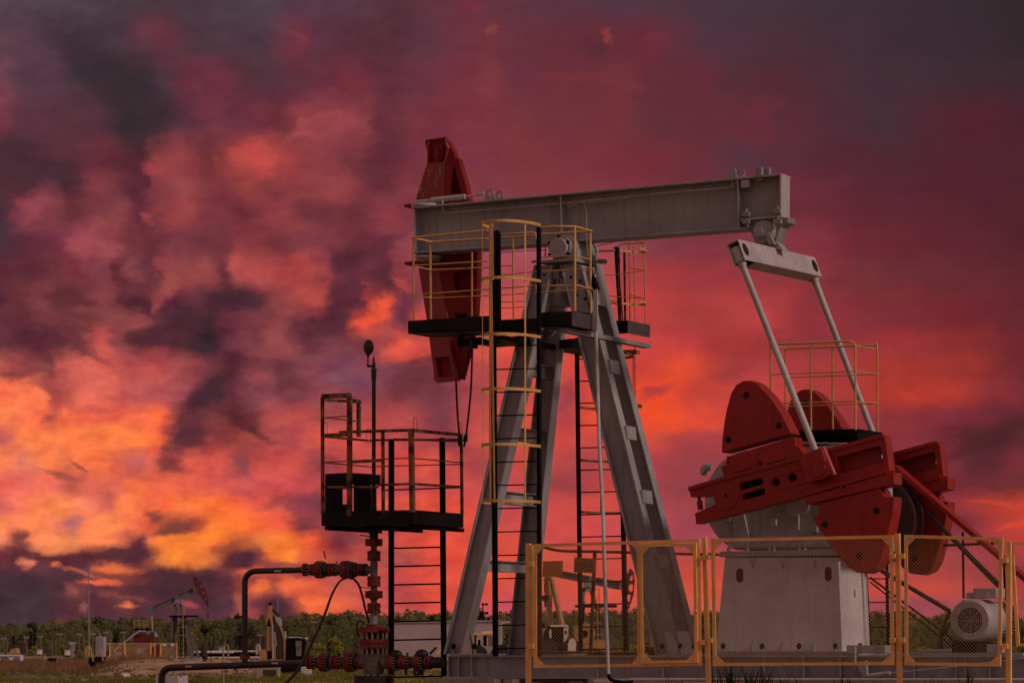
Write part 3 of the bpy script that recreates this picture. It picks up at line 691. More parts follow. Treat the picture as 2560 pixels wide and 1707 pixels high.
# ---- ladders with cages
def ladder(vr,pxl,pxr,ytop_l,ytop_r,ybot,rungs,wr,mt=BLACK):
    m=MB()
    for (x0,x1),yt in ((pxl,ytop_l),(pxr,ytop_r)):
        a=P(x0,yt,vr); b=P(x1,ybot,vr); m.bar(a,b,wr[0],.07,side=U) if x0==pxl[0] else m.bar(a,b,wr[1],.07,side=U)
    for y in rungs:
        t=(y-ytop_l)/(ybot-ytop_l); m.tube([P(pxl[0]+(pxl[1]-pxl[0])*t,y+1,vr),P(pxr[0]+(pxr[1]-pxr[0])*t,y-1.5,vr)],.0095,6)
    return m.build('ladder',mt,pj)
lv=-1.62
near=ladder(lv,(1232,1239),(1347,1349),577,569,1640,[864,922.6,980,1038,1096,1154,1212,1270,1328.5,1387,1445,1503.6,1561.7,1620],(.048,.034))
def cage(parent,vr,cxpx,y_list,half,bulge,sgn,mt,strapw=.036,bars=(),vbar=(0,0)):
    m=MB(); th=.006; n=20; allr=[]
    for y in y_list:
        c=P(cxpx,y,vr); ring=[]
        for i in range(n+1):
            a=math.pi*i/n; ring.append(c+Vector((-half*math.cos(a),sgn*bulge*abs(math.sin(a))**.8,0)))
        for p_,q_ in zip(ring,ring[1:]):
            d=(q_-p_).normalized(); nn=d.cross(UP)*th
            m.slab([p_-UP*strapw/2,q_-UP*strapw/2,q_-UP*strapw/2+nn,p_-UP*strapw/2+nn],UP*strapw)
        allr.append(ring)
    for i in bars:
        top=allr[0][i]; bot=allr[-1][i]; d=(allr[0][min(i+1,n)]-allr[0][max(i-1,0)]).normalized()
        for r0,r1 in zip(allr,allr[1:]):
            a,b=r0[i],r1[i]; nn=d.cross(UP).normalized()*-.006
            m.slab([a-d*.013+nn,a+d*.013+nn,a+d*.013+nn*2,a-d*.013+nn*2],b-a)
    return m.build('safety_cage',mt,parent)
cage(near,lv,1291,[566,706,845,980,1117,1256],.335,.66,-1,YEL,bars=(4,9,17))
m=MB(); m.bar(P(1229,558,lv-.05),P(1231,700,lv-.05),.034,.012,side=U); m.bar(P(1228,700,lv-.05),P(1236,1256,lv-.05),.022,.012,side=U); m.build('cage_strap',YEL,near)
m=MB(); m.slab(Lp([(1238,576),(1244,576),(1248,584),(1249,830),(1241,830)],lv+.25),V*.05); m.build('stringer',BLACK,near)
fl_=1.28
farl=ladder(fl_,(1442,1452),(1548,1565),845,845,1627,[896.3,952,1007,1062.8,1118.5,1174,1229.5,1285.5,1341,1396.5,1453,1509.5,1565.6,1622],(.036,.045))
m=MB(); m.bar(P(1541,618,fl_),P(1552,803,fl_),.045,.06,side=U); m.build('stringer',BLACK,farl)
m=MB(); m.bar(P(1546,620,fl_-.03),P(1552,803,fl_-.03),.03,.02,side=U); m.bar(P(1561,625,fl_+.3),P(1563,803,fl_+.3),.03,.02,side=U); m.build('cage_strap',YELR,farl)
cage(farl,fl_,1505,[885,1016,1148,1278],.335,.66,1,YELR,bars=(5,14))
cage(farl,fl_,1570,[622,754],.17,.45,1,YEL,strapw=.03)
m=MB(); a=P(1587,860,1.7); m.tube([a,P(1588,1013,1.7)],.007,6); c=P(1592,1015,1.7); m.box(c,(.09,.14,.045)); c=P(1583,880,1.7); m.box(P(1578,880,1.6),(.2,.14,.05)); m.build('cage_bar',YELR,farl)
# ---- conduit coming down the post to the ground in front of the skid
m=MB()
m.bar(P(1489,724,-.9),P(1489,832,-.95),.055,.03,side=U); m.tube([P(1490,830,-1.0),P(1498,1100,-1.6),P(1508,1290,-2.2),P(1514,1500,-2.75),P(1521,1684,-2.85)],.023,12)
m.build('conduit_pipe',PALE,pj)
m=MB(); m.tube(smoothpath([P(1521,1682,-2.85),P(1524,1694,-2.8),P(1535,1701,-2.7),P(1560,1704,-2.5),P(1580,1703,-2.3)],5),.022,10); m.build('conduit_elbow',BLACK,pj)
# rope and oil can hanging beside the right railing
m=MB(); m.tube(smoothpath([P(*q,-.75) for q in p7((1085,540),(1090,640),(1080,740),(1055,790),(1050,700),(1045,560))],5),.008,6); m.build('hanging_rope',WIREB,pj)
m=MB(); a=P(*p7((1055,790))[0],-.75); b=P(*p7((1115,1000))[0],-.75); m.tube([a,a.lerp(b,.15),a.lerp(b,.8),b],[.018,.04,.045,.02],10); m.build('hanging_handle',BLACK,pj)
m=MB(); m.tube([P(1373,846,-1.0),P(1440,775,-.2),P(1475,728,0)],.004,5); m.tube([P(1330,655,-.4),P(1345,652,-.4)],.015); m.tube([P(1478,655,.1),P(1516,655,.1)],.015); m.box(P(1505,654,.1),(.1,.1,.05)); m.box(P(1483,650,-.1),(.05,.05,.12)); m.build('adjusting_screw',STEELD,pj,each=1)
# ================================================================ concrete footing
m=MB(); a=P(1090,1696,-1.25); b=P(2760,1696,-1.25); 
m.box(((a.x+P(1235,1696,-1.25).x)/2,0,a.z-.3),(P(1235,1696,-1.25).x-a.x,2.5,.6))
m.box(((P(1255,1696,-1.25).x+P(1284,1696,-1.25).x)/2,0,a.z-.3),(.13,2.5,.6))
m.box(((P(1300,1700,-1.25).x+b.x)/2,0,a.z-.36),(b.x-P(1300,1700,-1.25).x,2.5,.6))
fo=m.build('foundation',CONC); fo.location=PF.o; fo.rotation_euler=(0,0,-ANG)
tag(fo,'pale concrete footing blocks under the long grey skid of the large pump jack','foundation')
m=MB(); m.tube([P(1575,1699,-1.7),P(2760,1699,-1.7)],.024,12)
for px in (1700,1950,2200,2450): c=P(px,1703,-1.7); m.box(c-UP*.1,(.04,.04,.2))
o=m.build('ground_pipe',PALE); o.location=PF.o; o.rotation_euler=(0,0,-ANG); tag(o,'long thin pale pipe running low along the front of the grey skid','pipe')
# ================================================================ yellow mesh fence
FV=-2.75
fr_=Frame(PF.o+PF.V*FV,ANG); fr_.o.z=1.0
FP=fr_.P
fence=thing('mesh_fence',fr_,'yellow steel fence of wire mesh panels and posts in front of the large pump jack','fence')
def fq(pts,v=0): return [FP(x,y,v) for x,y in pts]
def post(xt,yt,xb,w=10,v=0.06):
    m=MB(); a=FP(xt,yt,v); b=FP(xb,1775,v); m.bar(a,b,w/205,.05,side=U); return m.build('fence_post',YELF,fence,.004)
post(1321,1358,1321,12); post(1761.5,1342.5,1773,10.5); post(2244,1333,2250,12); post(2522.5,1352.7,2522,12.5)
m=MB(); m.bar(FP(1329,1362,.04),FP(1330,1640,.04),.03,.03,side=U); m.build('fence_post',YELF,fence)
def hinge(px,py):
    m=MB(); m.box(FP(px,py,.0),(.07,.05,.06)); m.build('hinge',YELF,fence,.004)
for q in ((1329,1411),(1329,1615),(1775,1600),(1757,1605),(2232,1390),(2256,1390),(2232,1600),(2256,1600),(2513,1400),(2513,1615),(1757,1395),(1768,1392)): hinge(*q)
def panel(tl,tr,br,bl,w=7.5,gus=21,gc=(1,1,1,1),mesh=True,pitch=.043,parent=None,name='fence_panel',v=0,dep=.03):
    C=[Vector((*p,0)) for p in (tl,tr,br,bl)]
    def off(i,d1,d2):
        p=C[i];a=(C[(i+1)%4]-p).normalized();b=(C[(i-1)%4]-p).normalized(); return p+a*d1+b*d2
    outer=[FP(p.x,p.y,v) for p in C]; inner=[FP(q.x,q.y,v) for q in (off(i,w,w) for i in range(4))]
    m=MB(); m.slab(outer,V*dep,[inner])
    pn=m.build(name,YELF,parent or fence,.002)
    m=MB()
    for i in range(4):
        if gc[i]:
            q=[off(i,w*.9,w*.9),off(i,w+gus,w*.9),off(i,w*.9,w+gus)]; m.slab([FP(p.x,p.y,v+.004) for p in q],V*.012)
    if any(gc): m.build('corner_gusset',YELF,pn,each=1)
    if mesh:
        BL,BR,TR,TL=inner[3],inner[2],inner[1],inner[0]
        wd=((BR-BL).length+(TR-TL).length)/2; ht=((TL-BL).length+(TR-BR).length)/2
        def bi(x,z): s=x/wd;t=z/ht; return BL.lerp(BR,s).lerp(TL.lerp(TR,s),t)
        m=MB(); hw=.0011; n=int((wd+ht)/pitch)+1
        for k in range(n):
            c=k*pitch
            for sg in (0,1):
                x0=max(0,c-ht); z0=c-x0; x1=min(c,wd); z1_=c-x1
                if x1-x0<.005: continue
                if z0>ht: continue
                a,b=(x0,z0),(x1,z1_)
                if sg: a,b=(wd-x0,z0),(wd-x1,z1_)
                A=bi(*a)+V*(.018+.004*sg); B=bi(*b)+V*(.018+.004*sg)
                m.bar(A,B,hw*2,hw*2)
        m.build('chain_link',CHAIN,pn)
    return pn
pA=panel((1333,1359.5),(1748,1346.5),(1753,1663),(1333,1669),gc=(1,0,0,1),mesh=False)
# split: big mesh bay and wicket gate in the same frame
m=MB(); m.slab(fq([(1591.5,1352),(1596.5,1352),(1599,1666),(1594,1666)],.002),V*.026); m.build('mullion',YELF,pA)
def meshbay(tl,tr,br,bl,parent,pitch=.043):
    TL,TR,BR,BL=[FP(*p,0) for p in (tl,tr,br,bl)]
    wd=(BR-BL).length; ht=(TL-BL).length; m=MB(); n=int((wd+ht)/pitch)+1
    bi=lambda x,z:BL.lerp(BR,x/wd).lerp(TL.lerp(TR,x/wd),z/ht)
    for k in range(n):
        c=k*pitch
        for sg in (0,1):
            x0=max(0,c-ht); x1=min(c,wd)
            if x1-x0<.005: continue
            a,b=(x0,c-x0),(x1,c-x1)
            if sg: a,b=(wd-a[0],a[1]),(wd-b[0],b[1])
            m.bar(bi(*a)+V*(.018+.004*sg),bi(*b)+V*(.018+.004*sg),.0022,.0022)
    m.build('chain_link',CHAIN,parent)
meshbay((1340,1367),(1592,1359),(1594,1659),(1340,1662),pA)
m=MB()
for q in ([(1572,1357),(1593,1356),(1593,1383),(1586,1368)],[(1578,1659),(1596,1659),(1596,1637)],): m.slab(fq(q,.003),V*.012)
m.build('corner_gusset',YELF,pA,each=1)
panel((1597,1358.5),(1740,1357),(1744,1656),(1600.5,1658),w=7.5,name='gate_leaf',parent=pA,v=-.03)
m=MB(); m.tube([FP(1733,1525,-.04),FP(1747,1532,-.04)],.008,6); m.tube([FP(1740,1522,-.04),FP(1741,1529,-.04)],.008,6); m.build('gate_latch',YELF,pA)
panel((1777,1345.8),(2231.5,1337),(2234.5,1661.5),(1782,1664),w=8)
panel((2260,1336),(2507,1343),(2501,1665),(2261,1662),w=8)
m=MB(); a=FP(2530,1354,.1); 
m.slab(fq([(2529,1354),(2570,1357),(2570,1363),(2533,1361),(2536,1420),(2548,1608),(2575,1606),(2575,1612),(2540,1615),(2530,1420)],.1),V*.03); m.build('fence_panel',YELF,fence)
# rusty rails of the rear fence line seen through the mesh
rf=Frame(PF.o+PF.V*-.0,ANG); 
rear=thing('rear_guard_rail',Frame(PF.o+PF.V*2.2,ANG),'rusty handrail of thin bars running behind the pump jack legs, seen through the yellow mesh','guard rail')
RP=Frame(PF.o+PF.V*2.2,ANG).P
m=MB(); m.tube(smoothpath([RP(1357,1366),RP(1400,1376),RP(1480,1378),RP(1600,1381),RP(1720,1384),RP(1812,1386)],4),.02,8); m.build('top_rail',YELR,rear)
m=MB(); m.bar(RP(1487,1380),RP(1477,1632),.045,.03,side=U); m.build('upright',YELR,rear)
m=MB(); m.tube([RP(1338,1628),RP(1480,1630),RP(1600,1631)],.018,8); m.tube([RP(1338,1634),RP(1600,1636)],.014,8); m.build('bottom_rail',YELR,rear)
# signs hanging on the mesh
sf=Frame(fr_.o+PF.V*.08,ANG)
m=MB(); m.slab([sf.P(*q)for q in ((1357,1402.5),(1407.5,1401),(1405,1439.5),(1355.5,1441))],V*.006); s1=m.build('sign_plate',SIGNM); s1.name='fence_sign'; s1.location=sf.o; s1.rotation_euler=(0,0,-ANG)
tag(s1,'blank tan sign plate hanging on the yellow mesh, nearer the left post','sign','sign plates on the yellow fence')
m=MB(); m.slab([sf.P(*q)for q in ((1435.5,1392.5),(1490,1396),(1487.5,1432.5),(1434,1430))],V*.006); s2=m.build('fence_sign',SIGNY); s2.location=sf.o; s2.rotation_euler=(0,0,-ANG)
tag(s2,'worn yellow sign plate with blurred rows of small print, right of the blank one','sign','sign plates on the yellow fence')
m=MB(); rs=random.Random(2)
A,B_,C_,D_=[sf.P(*q)for q in ((1435.5,1392.5),(1490,1396),(1487.5,1432.5),(1434,1430))]
m.slab([A.lerp(B_,.22).lerp(D_.lerp(C_,.22),.09)-V*.001,A.lerp(B_,.9).lerp(D_.lerp(C_,.9),.09)-V*.001,A.lerp(B_,.9).lerp(D_.lerp(C_,.9),.13)-V*.001,A.lerp(B_,.22).lerp(D_.lerp(C_,.22),.13)-V*.001],-V*.001)
for r_ in range(8):
    t=.24+r_*.088; x=.07
    while x<.9:
        w=rs.uniform(.015,.05)
        f=lambda s,tt:A.lerp(B_,s).lerp(D_.lerp(C_,s),tt)-V*.001
        m.slab([f(x,t),f(min(x+w,.94),t),f(min(x+w,.94),t+.045),f(x,t+.045)],-V*.001); x+=w+rs.uniform(.008,.02)
m.build('print_rows',mat('faded_print',(.07,.035,.012),.8),s2)
# ================================================================ WELLHEAD + its platform (on the well line, v=0 of the pump jack)
w0_=PF.P(934.7,1600,0); wo=PF.o+PF.U*w0_.x; wo=Vector((wo.x,wo.y,1.0))
WF=Frame(wo,ANG); WP=WF.P; WL=WF.L
well=thing('wellhead',WF,'tall stack of grimy red flanges and valves under the small platform','wellhead','wellheads of the oil field')
K=193/4.2727*0+1/ (8855/wo.y)   # metres per full px at the well
def rw(zpx): return zpx/4.2727*K
def stackseg(name,mt,prof,seg=28,bolts=None):
    m=MB(); x0,y0=p3((1003,prof[0][0]))[0]; base=WP(934.7,y0,0)
    pr=[(-(y-prof[0][0])/4.2727*K,rw(r)) for y,r in prof]; pr=[(pr[0][0],0)]+pr+[(pr[-1][0],0)]
    m.lathe(base,UP,pr,seg); return m.build(name,mt,well)
def boltring(y0,y1,r,n,rb=7,mt=BOLT,name='flange_bolt'):
    m=MB(); a=WP(934.7,p3((0,y0))[0][1],0); b=WP(934.7,p3((0,y1))[0][1],0)
    for i in range(n):
        o=Vector((math.cos(2*math.pi*(i+.3)/n),math.sin(2*math.pi*(i+.3)/n),0))*rw(r); m.tube([a+o,b+o],rw(rb),6)
    m.build(name,mt,well,each=1)
# lubricator pole up through the platform
m=MB(); b0=WP(934.5,1346,0)
def zz(y): return WP(934,y,0).z
def lz(pts,seg=18):
    return [( zz(y)-b0.z, r*K) for y,r in pts]
m.lathe(b0,UP,[(0,0)]+lz([(1346,11),(1333,11),(1333,15),(1318,15),(1318,9),(1290,9),(1290,14),(1280,14),(1280,8),(1262,7),(1215,7),(1215,5),(951,5),(951,6.5),(927,6.5),(927,7.5),(922,7.5),(922,4),(908,4),(905,2.5),(893,2.5),(893,0)]),20)
m.build('lubricator_pipe',OIL,well)
m=MB(); m.tube([WP(932,915,0),WP(920,915,0),WP(919,912,0)],3.2*K,8); m.tube([WP(919.5,916,0),WP(920,888,0)],2*K,8); c=WP(921.5,868,0); m.ball(c,14.5*K,20,(1,.45,1.3)); m.tube([WP(921,880,0),WP(920,892,0)],[8*K,2.5*K],10)
m.build('pressure_gauge',OIL,well)
stackseg('flange',REDV,[(28,93),(103,93)]); stackseg('neck',GRIME,[(103,45),(118,32),(145,32),(157,50)])
stackseg('flange',REDV,[(157,60),(160,71),(205,71),(205,62),(215,62),(215,71),(262,71)]); boltring(157,265,62,10)
stackseg('tee_body',GRIME,[(262,40),(425,40)])
m=MB(); m.tube([WP(*p3((1003,357))[0],0),WP(*p3((920,357))[0],0)],[rw(38),rw(44)],18); m.build('tee_branch',GRIME,well)
stackseg('flange',REDV,[(425,71),(475,71),(475,62),(485,62),(485,71),(535,71)]); boltring(423,540,62,10)
stackseg('neck',GRIME,[(535,50),(548,35),(572,35),(585,60)]); stackseg('flange',REDV,[(583,95),(660,95)])
stackseg('neck',GRIME,[(660,60),(680,33),(705,33),(712,45)]); stackseg('flange',REDV,[(715,72),(765,72),(765,62),(775,62),(775,72),(822,72)]); boltring(712,828,62,10)
stackseg('spool',PALE,[(822,36),(937,34)]); stackseg('flange',REDV,[(937,85),(965,85)])
stackseg('flange',REDV,[(968,150),(972,165),(1025,165)]); boltring(1020,1105,135,14,13); stackseg('spool',OIL,[(1025,95),(1100,95)])
stackseg('flange',REDV,[(1098,155),(1140,155),(1140,145),(1150,145),(1150,155),(1195,155)]); boltring(1190,1262,135,14,13); stackseg('spool',OIL,[(1195,115),(1255,110)])
stackseg('cross_body',GRIME,[(1250,112),(1262,112),(1420,112),(1490,95)],40)
stackseg('base_flange',OIL,[(1488,215),(1700,215)],40); boltring(1470,1500,185,16,14)
m=MB(); c=WP(*p3((1003,1355))[0],0)
m.tube([WP(*p3((855,1345))[0],0),WP(*p3((1155,1345))[0],0)],rw(70),24); m.build('side_outlet',GRIME,well)
# horizontal valve strings : profile along the x axis
def hstring(y,segs,name,mt):
    m=MB()
    for x0,x1,r in segs:
        a=WP(*p3((x0,y))[0],0); b=WP(*p3((x1,y))[0],0); d=(b-a); m.lathe(a,U,[(0,0),(0,rw(r)*.96),(d.x*.08,rw(r)),(d.x*.92,rw(r)),(d.x,rw(r)*.96),(d.x,0)],28)
    return m.build(name,mt,well,each=1)
def hbolts(y,xs,r,n=12,rb=8):
    m=MB()
    for x0,x1 in xs:
        a=WP(*p3((x0,y))[0],0); b=WP(*p3((x1,y))[0],0)
        for i in range(n):
            o=Vector((0,math.cos(2*math.pi*(i+.4)/n),math.sin(2*math.pi*(i+.4)/n)))*rw(r); m.tube([a+o,b+o],rw(rb),6)
    tag(m.build('valve_bolts',BOLT,well),kind='stuff')
hstring(357,[(255,285,70),(330,362,64),(392,455,94),(535,562,68),(572,602,68),(668,745,96),(810,828,70),(842,868,66)],'valve_flange',REDV)
hstring(359,[(285,330,40),(362,392,52),(455,530,72),(602,668,58),(745,810,80),(868,925,68),(455,800,38)],'valve_body',OIL)
hbolts(357,[(285,335),(362,395),(600,640)],55,10,6); hbolts(357,[(440,478),(735,775)],84,18,6)
m=MB()
m.tube([WP(*p3((485,240))[0],0),WP(*p3((468,155))[0],0)],rw(7),6); m.tube([WP(*p3((608,285))[0],0),WP(*p3((608,268))[0],0)],rw(9),6); m.tube([WP(*p3((770,430))[0],0),WP(*p3((770,462))[0],0)],rw(28),10)
m.tube([WP(*p3((1060,75))[0],0),WP(*p3((830,-30))[0],0)],rw(3),5) if False else None
m.build('valve_stem',OIL,well)
hstring(1345,[(300,325,74),(335,365,74),(437,500,100),(556,590,76),(602,640,74),(712,780,104),(835,870,74),(1070,1100,76),(1168,1230,96),(1290,1325,76),(1332,1370,76),(1450,1510,94),(1565,1590,74),(1598,1620,74)],'valve_flange',REDV)
hstring(1347,[(365,437,52),(500,556,66),(640,712,58),(780,835,72),(1100,1168,66),(1230,1290,62),(1370,1450,60),(1510,1565,66),(1620,1735,60),(320,1640,36)],'valve_body',OIL)
hbolts(1345,[(365,400),(640,672),(1100,1130),(1370,1400)],60,10,7); hbolts(1345,[(492,530),(775,810),(1228,1262),(1505,1545)],86,18,7)
m=MB()
for x,y,r in ((1240,1240,70),(1515,1235,72)): c=WP(*p3((x,y+25))[0],0); m.ball(c,rw(r),12,(1,1,.8))
for x in (520,630,815,1360): m.tube([WP(*p3((x,1275))[0],0),WP(*p3((x,1240))[0],0)],rw(12),8)
m.tube([WP(*p3((1600,1255))[0],0),WP(*p3((1668,1185))[0],0)],rw(13),8); c=WP(*p3((1452,1448))[0],-.1); m.ringplate(c,V,rw(18),rw(40),.03,20); m.tube([c,c+UP*.14],.012)
m.tube([WP(*p3((1515,1400))[0],0),WP(*p3((1515,1480))[0],0)],rw(20),8); m.tube([WP(*p3((1340,1400))[0],0),WP(*p3((1350,1480))[0],0)],rw(14),8)
m.build('handwheel',OIL,well)
m=MB(); m.tube([WP(*p3((1060,998))[0],-.12),WP(*p3((1160,998))[0],-.12)],rw(27),12); m.build('side_plug',REDV,well)
m=MB()
m.tube(smoothpath([WP(912,1560,0),WP(903,1551,0),WP(895,1555,0),WP(892,1570,0),WP(897,1590,0)],5),.012,8); m.tube([WP(901,1337,0),WP(924,1340,0)],.008,6); m.tube([WP(897,1466,0),WP(924,1470,0)],.007,6)
m.build('control_line',WIREB,well)
# flow lines
fl1=thing('flow_pipe',WF,'dark brown pipe from the upper valves turning down through a red collar','pipe','dark flow pipes with arrows running left from the wellhead')
m=MB(); r1=7.6*K
path=[WP(764,1424,0),WP(640,1427,0)]+[WP(640-28*math.sin(R(a)),1455-28*math.cos(R(a)),0) for a in (15,30,45,60,75)]+[WP(612,1455,0),WP(612,1656,0)]
# rounded elbow
m.tube(path,r1,20); m.build('pipe_run',PIPE,fl1)
m=MB(); c=WP(612,1646,0); m.lathe(c,UP,[(0,0),(0,13*K),(11*K,13*K),(11*K,0)],24); m.build('collar_flange',REDV,fl1)
m=MB(); m.tube([WP(604,1541,0),WP(594,1541,0),WP(588,1543,0)],[3*K,5*K,5.5*K],10); m.tube([WP(594,1538,0),WP(597,1531,0)],1.8*K,6); m.lathe(WP(594,1613,-.02),UP,[(0,0),(0,9*K),(22*K,9*K),(26*K,7*K),(26*K,0)],16); m.tube([WP(594,1590,0),WP(604,1590,0)],4*K,8); m.build('pipe_fitting',OIL,fl1)
fl2=thing('flow_pipe',WF,'low dark brown pipe from the lower valves, bending down over the grey cabinet','pipe','dark flow pipes with arrows running left from the wellhead')
m=MB(); r2=8.8*K
path=[WP(770,1656,0),WP(600,1662,0),WP(428,1668,0)]+[WP(428-24*math.sin(R(a)),1692-24*math.cos(R(a)),0) for a in (20,40,60,80)]+[WP(403.5,1697,0),WP(403,1790,0)]
m.tube(path,r2,22); m.build('pipe_run',PIPE,fl2)
def arrow(px,py,par,rr_,w=16,slope=0):
    m=MB(); y=-rr_-.004
    f=lambda dx,dy:WP(px+dx,py+dy+slope*dx,y)
    m.slab([f(-w/2,0),f(-w/4,-3.0),f(-w/4,-1.6),f(w/2,-2.4),f(w/2,2.0),f(-w/4,1.4),f(-w/4,3.0)],V*.006); m.build('direction_arrow',WHITE,par)
arrow(693,1427,fl1,r1,18); arrow(470,1665,fl2,r2,16); arrow(686,1657,fl2,r2,17)
# hoses
hose=thing('rubber_hose',WF,'thin dark hose arching from the upper valves down to the lower left ground','hose','hoses hanging from the upper valve')
m=MB(); pp=smoothpath([WP(872,1443,-.1),WP(850,1452,-.1),WP(830,1485,-.12),WP(813,1532,-.15),WP(789,1586,-.2),WP(763,1642,-.25),WP(740,1680,-.3),WP(700,1722,-.35)],6); nn=len(pp); m.tube(pp,[.011+.010*min(1,i/(nn*.5)) for i in range(nn)],8); m.build('hose_run',PIPE,hose)
hose2=thing('rubber_hose',WF,'short black hose hanging from the upper valves beside the valve stack to its lower flange','hose','hoses hanging from the upper valve')
m=MB(); m.tube(smoothpath([WP(886,1448,-.1),WP(897,1462,-.14),WP(906,1490,-.2),WP(914,1525,-.2),WP(923,1557,-.15)],6),.016,8); m.build('hose_run',WIREB,hose2)
# ---------------- wellhead platform
wp=thing('well_platform',WF,'small black platform with rusty yellow railings and ladder around the wellhead pole','platform')
n0=-.78; n1=.66
def pz(*pts): return p1(*pts)
cor_nr=WP(1032,1274,n0); cor_nl=WP(805.5,1285,n0)
x0,x1=cor_nl.x,cor_nr.x; ztop=WP(1032,1274,n0).z; zbot=WP(1032,1310,n0).z
m=MB()
for a,b in (((x0,n0),(x1,n0)),((x1,n0),(x1,n1)),((x1,n1),(x0,n1)),((x0,n1),(x0,n0))):
    A=Vector((*a,zbot));B_=Vector((*b,zbot)); d=(B_-A).normalized(); q=d.cross(UP)*.012; m.slab([A,B_,B_+q,A+q],UP*(ztop-zbot))
m.build('toe_board',TOE,wp)
m=MB()   # floor leaves an opening for the pole
w_=.18
m.slab([Vector((x0,n0,zbot)),Vector((x1,n0,zbot)),Vector((x1,n1,zbot)),Vector((x0,n1,zbot))],UP*.015,[circ(Vector((0,0,zbot)),w_,16,(1,0,0),(0,1,0))])
for xx in (x0+.05,(x0+x1)/2,x1-.05): m.box((xx,0,zbot-.03),(.06,1.5,.05))
m.build('deck',BLACK,wp)
def pipe(lst,r=.02,sq=True,mt=YELR,name='railing'):
    m=MB()
    for it in lst:
        pts=it[:-1] if not isinstance(it[-1],tuple) else it; rr_=it[-1] if not isinstance(it[-1],tuple) else r
        for a,b in zip(pts,pts[1:]): m.bar(WP(*a),WP(*b),rr_*2,rr_*2)
    return m.build(name,mt,wp,each=1 if name=='railing_post' else 0)
pipe([((806,992,n0),(807,1285,n0),.019),((874,990,n0),(874,1290,n0),.028),((957,1079,n0),(958,1280,n0),.018),((1028,1075,n0),(1031,1280,n0),.030),((1153.5,1088,n1),(1155,1285,n1),.017),
      ((897,1003,n1),(897,1092,n1),.024),((896,1003,n1),(878,1000,.1),.02)],name='railing_post')
pipe([((805,1089,n0),(866,1086,n0),.024),((849,1080,n0),(1028,1075,n0),.018),((1028,1075,n0),(1154,1087,n1),.020),((809,1091,n0),(930,1102,n1),.014),((930,1100,n1),(1153,1098,n1),.014),
      ((881,1154,n0),(956,1150,n0),.020),((985,1098,n0+.5),(1155,1102,n1),.014)],name='railing')
pipe([((806,991,n0),(877,988,n0),.030),((806,1000,n0),(902,1004,n1),.018),((809,1044,n0),(868,1040,n0),.007),((809,1044,n0),(868,1050,.1),.007),((877,1052,.2),(896,1053,n1),.008),
      ((809,1156,n0),(869,1152,n0),.007),((809,1156,n0),(930,1167,n1),.007),((960,1147,n0),(1030,1145,n0),.007),((1030,1145,n0),(1154,1156,n1),.007),((930,1166,n1),(1154,1160,n1),.007),
      ((812,1217,n0),(945,1217,n0),.014),((945,1212,n0),(1030,1209,n0),.015),((1030,1209,n0),(1154,1217,n1),.015),((960,1225,n1),(1154,1218,n1),.010)],name='mid_rail')
pipe([((978.5,1097,n1),(978,1707,n1),.030),((978,1700,n1),(978,1790,n1),.030),((1105.5,1094,n1),(1110,1690,n1),.030)]+[((978,y+1,n1),(1108,y-2,n1),.011) for y in (1369,1414.5,1460.5,1506.5,1552.5,1598.5,1691)],mt=BLACK,name='ladder')
# black instrument housing
m=MB(); hb=WP(812,1183,n0+.1); 
a=WP(812.5,1184,-.6); b=WP(925,1184,-.6)
m.slab(WL([(812.5,1184),(870,1181),(870,1281),(812.5,1281)],-.6),V*.02,[WL([(855,1222),(868,1222),(868,1260),(855,1260)],-.6)])
m.slab(WL([(884,1182),(925,1184),(927,1310),(884,1310)],-.5),V*.02); m.slab(WL([(870,1181),(925,1184),(925,1210),(870,1210)],-.45),V*.3)
m.build('instrument_housing',TOE,wp)
m=MB()
for px,py,v in ((1038,1046,n0),(921,1074,n0),(813,1058,n0),(1150,1060,n1)):
    a=WP(px-4.5,py+36,v); m.tube([WP(px-4.5,py+34,v)]+[WP(px-4.5*math.cos(R(t)),py+5-4.5*math.sin(R(t))-3,v) for t in (0,45,90,135,180)]+[WP(px+4.5,py+34,v)],.0035,5)
m.build('wire_hook',WIREB,wp)
# ================================================================ GROUND
from mathutils import noise as NZ
def nz(x,y,s=1.0,o=0.0): return NZ.fractal(Vector((x*s,y*s,o)),1.0,2.0,4)
def ghill(x,y):
    px=CX+x/y*F if y>5 else 0
    h=0.0
    if 60<y<700: h+=.22*nz(x,y,.09,3.1)*min(1,(y-60)/60)*min(1,(700-y)/200)+.10*nz(x,y,.45,7)*min(1,(y-60)/60)*(1 if y<420 else 0)
    if 225<y<330:
        w=max(0,min(1,(px-215)/90))*max(0,min(1,(640-px)/60)); t=max(0,min(1,(y-232)/22))*max(0,min(1,(330-y)/25))
        h+=w*t*(.93+.12*nz(x,y,.3,9))
    return h
m=MB(); rows=[-300,-60,10,40,70]+[90+i*2.0 for i in range(180)]+[460,500,560,640,740,860,1000,1200,1450,1800,2400,3500,6000,9000]
NS=150
for y in rows:
    yy=max(y,40)
    xs=[-6000,-1500]+[(-1+2*i/NS)*(25+.19*yy) for i in range(NS+1)]+[1500,6000]
    m.add([(x,y,ghill(x,y) if abs(x)<1400 else 0) for x in xs])
w=NS+5
for j in range(len(rows)-1):
    for i in range(w-1): m.face([j*w+i,j*w+i+1,(j+1)*w+i+1,(j+1)*w+i],True)
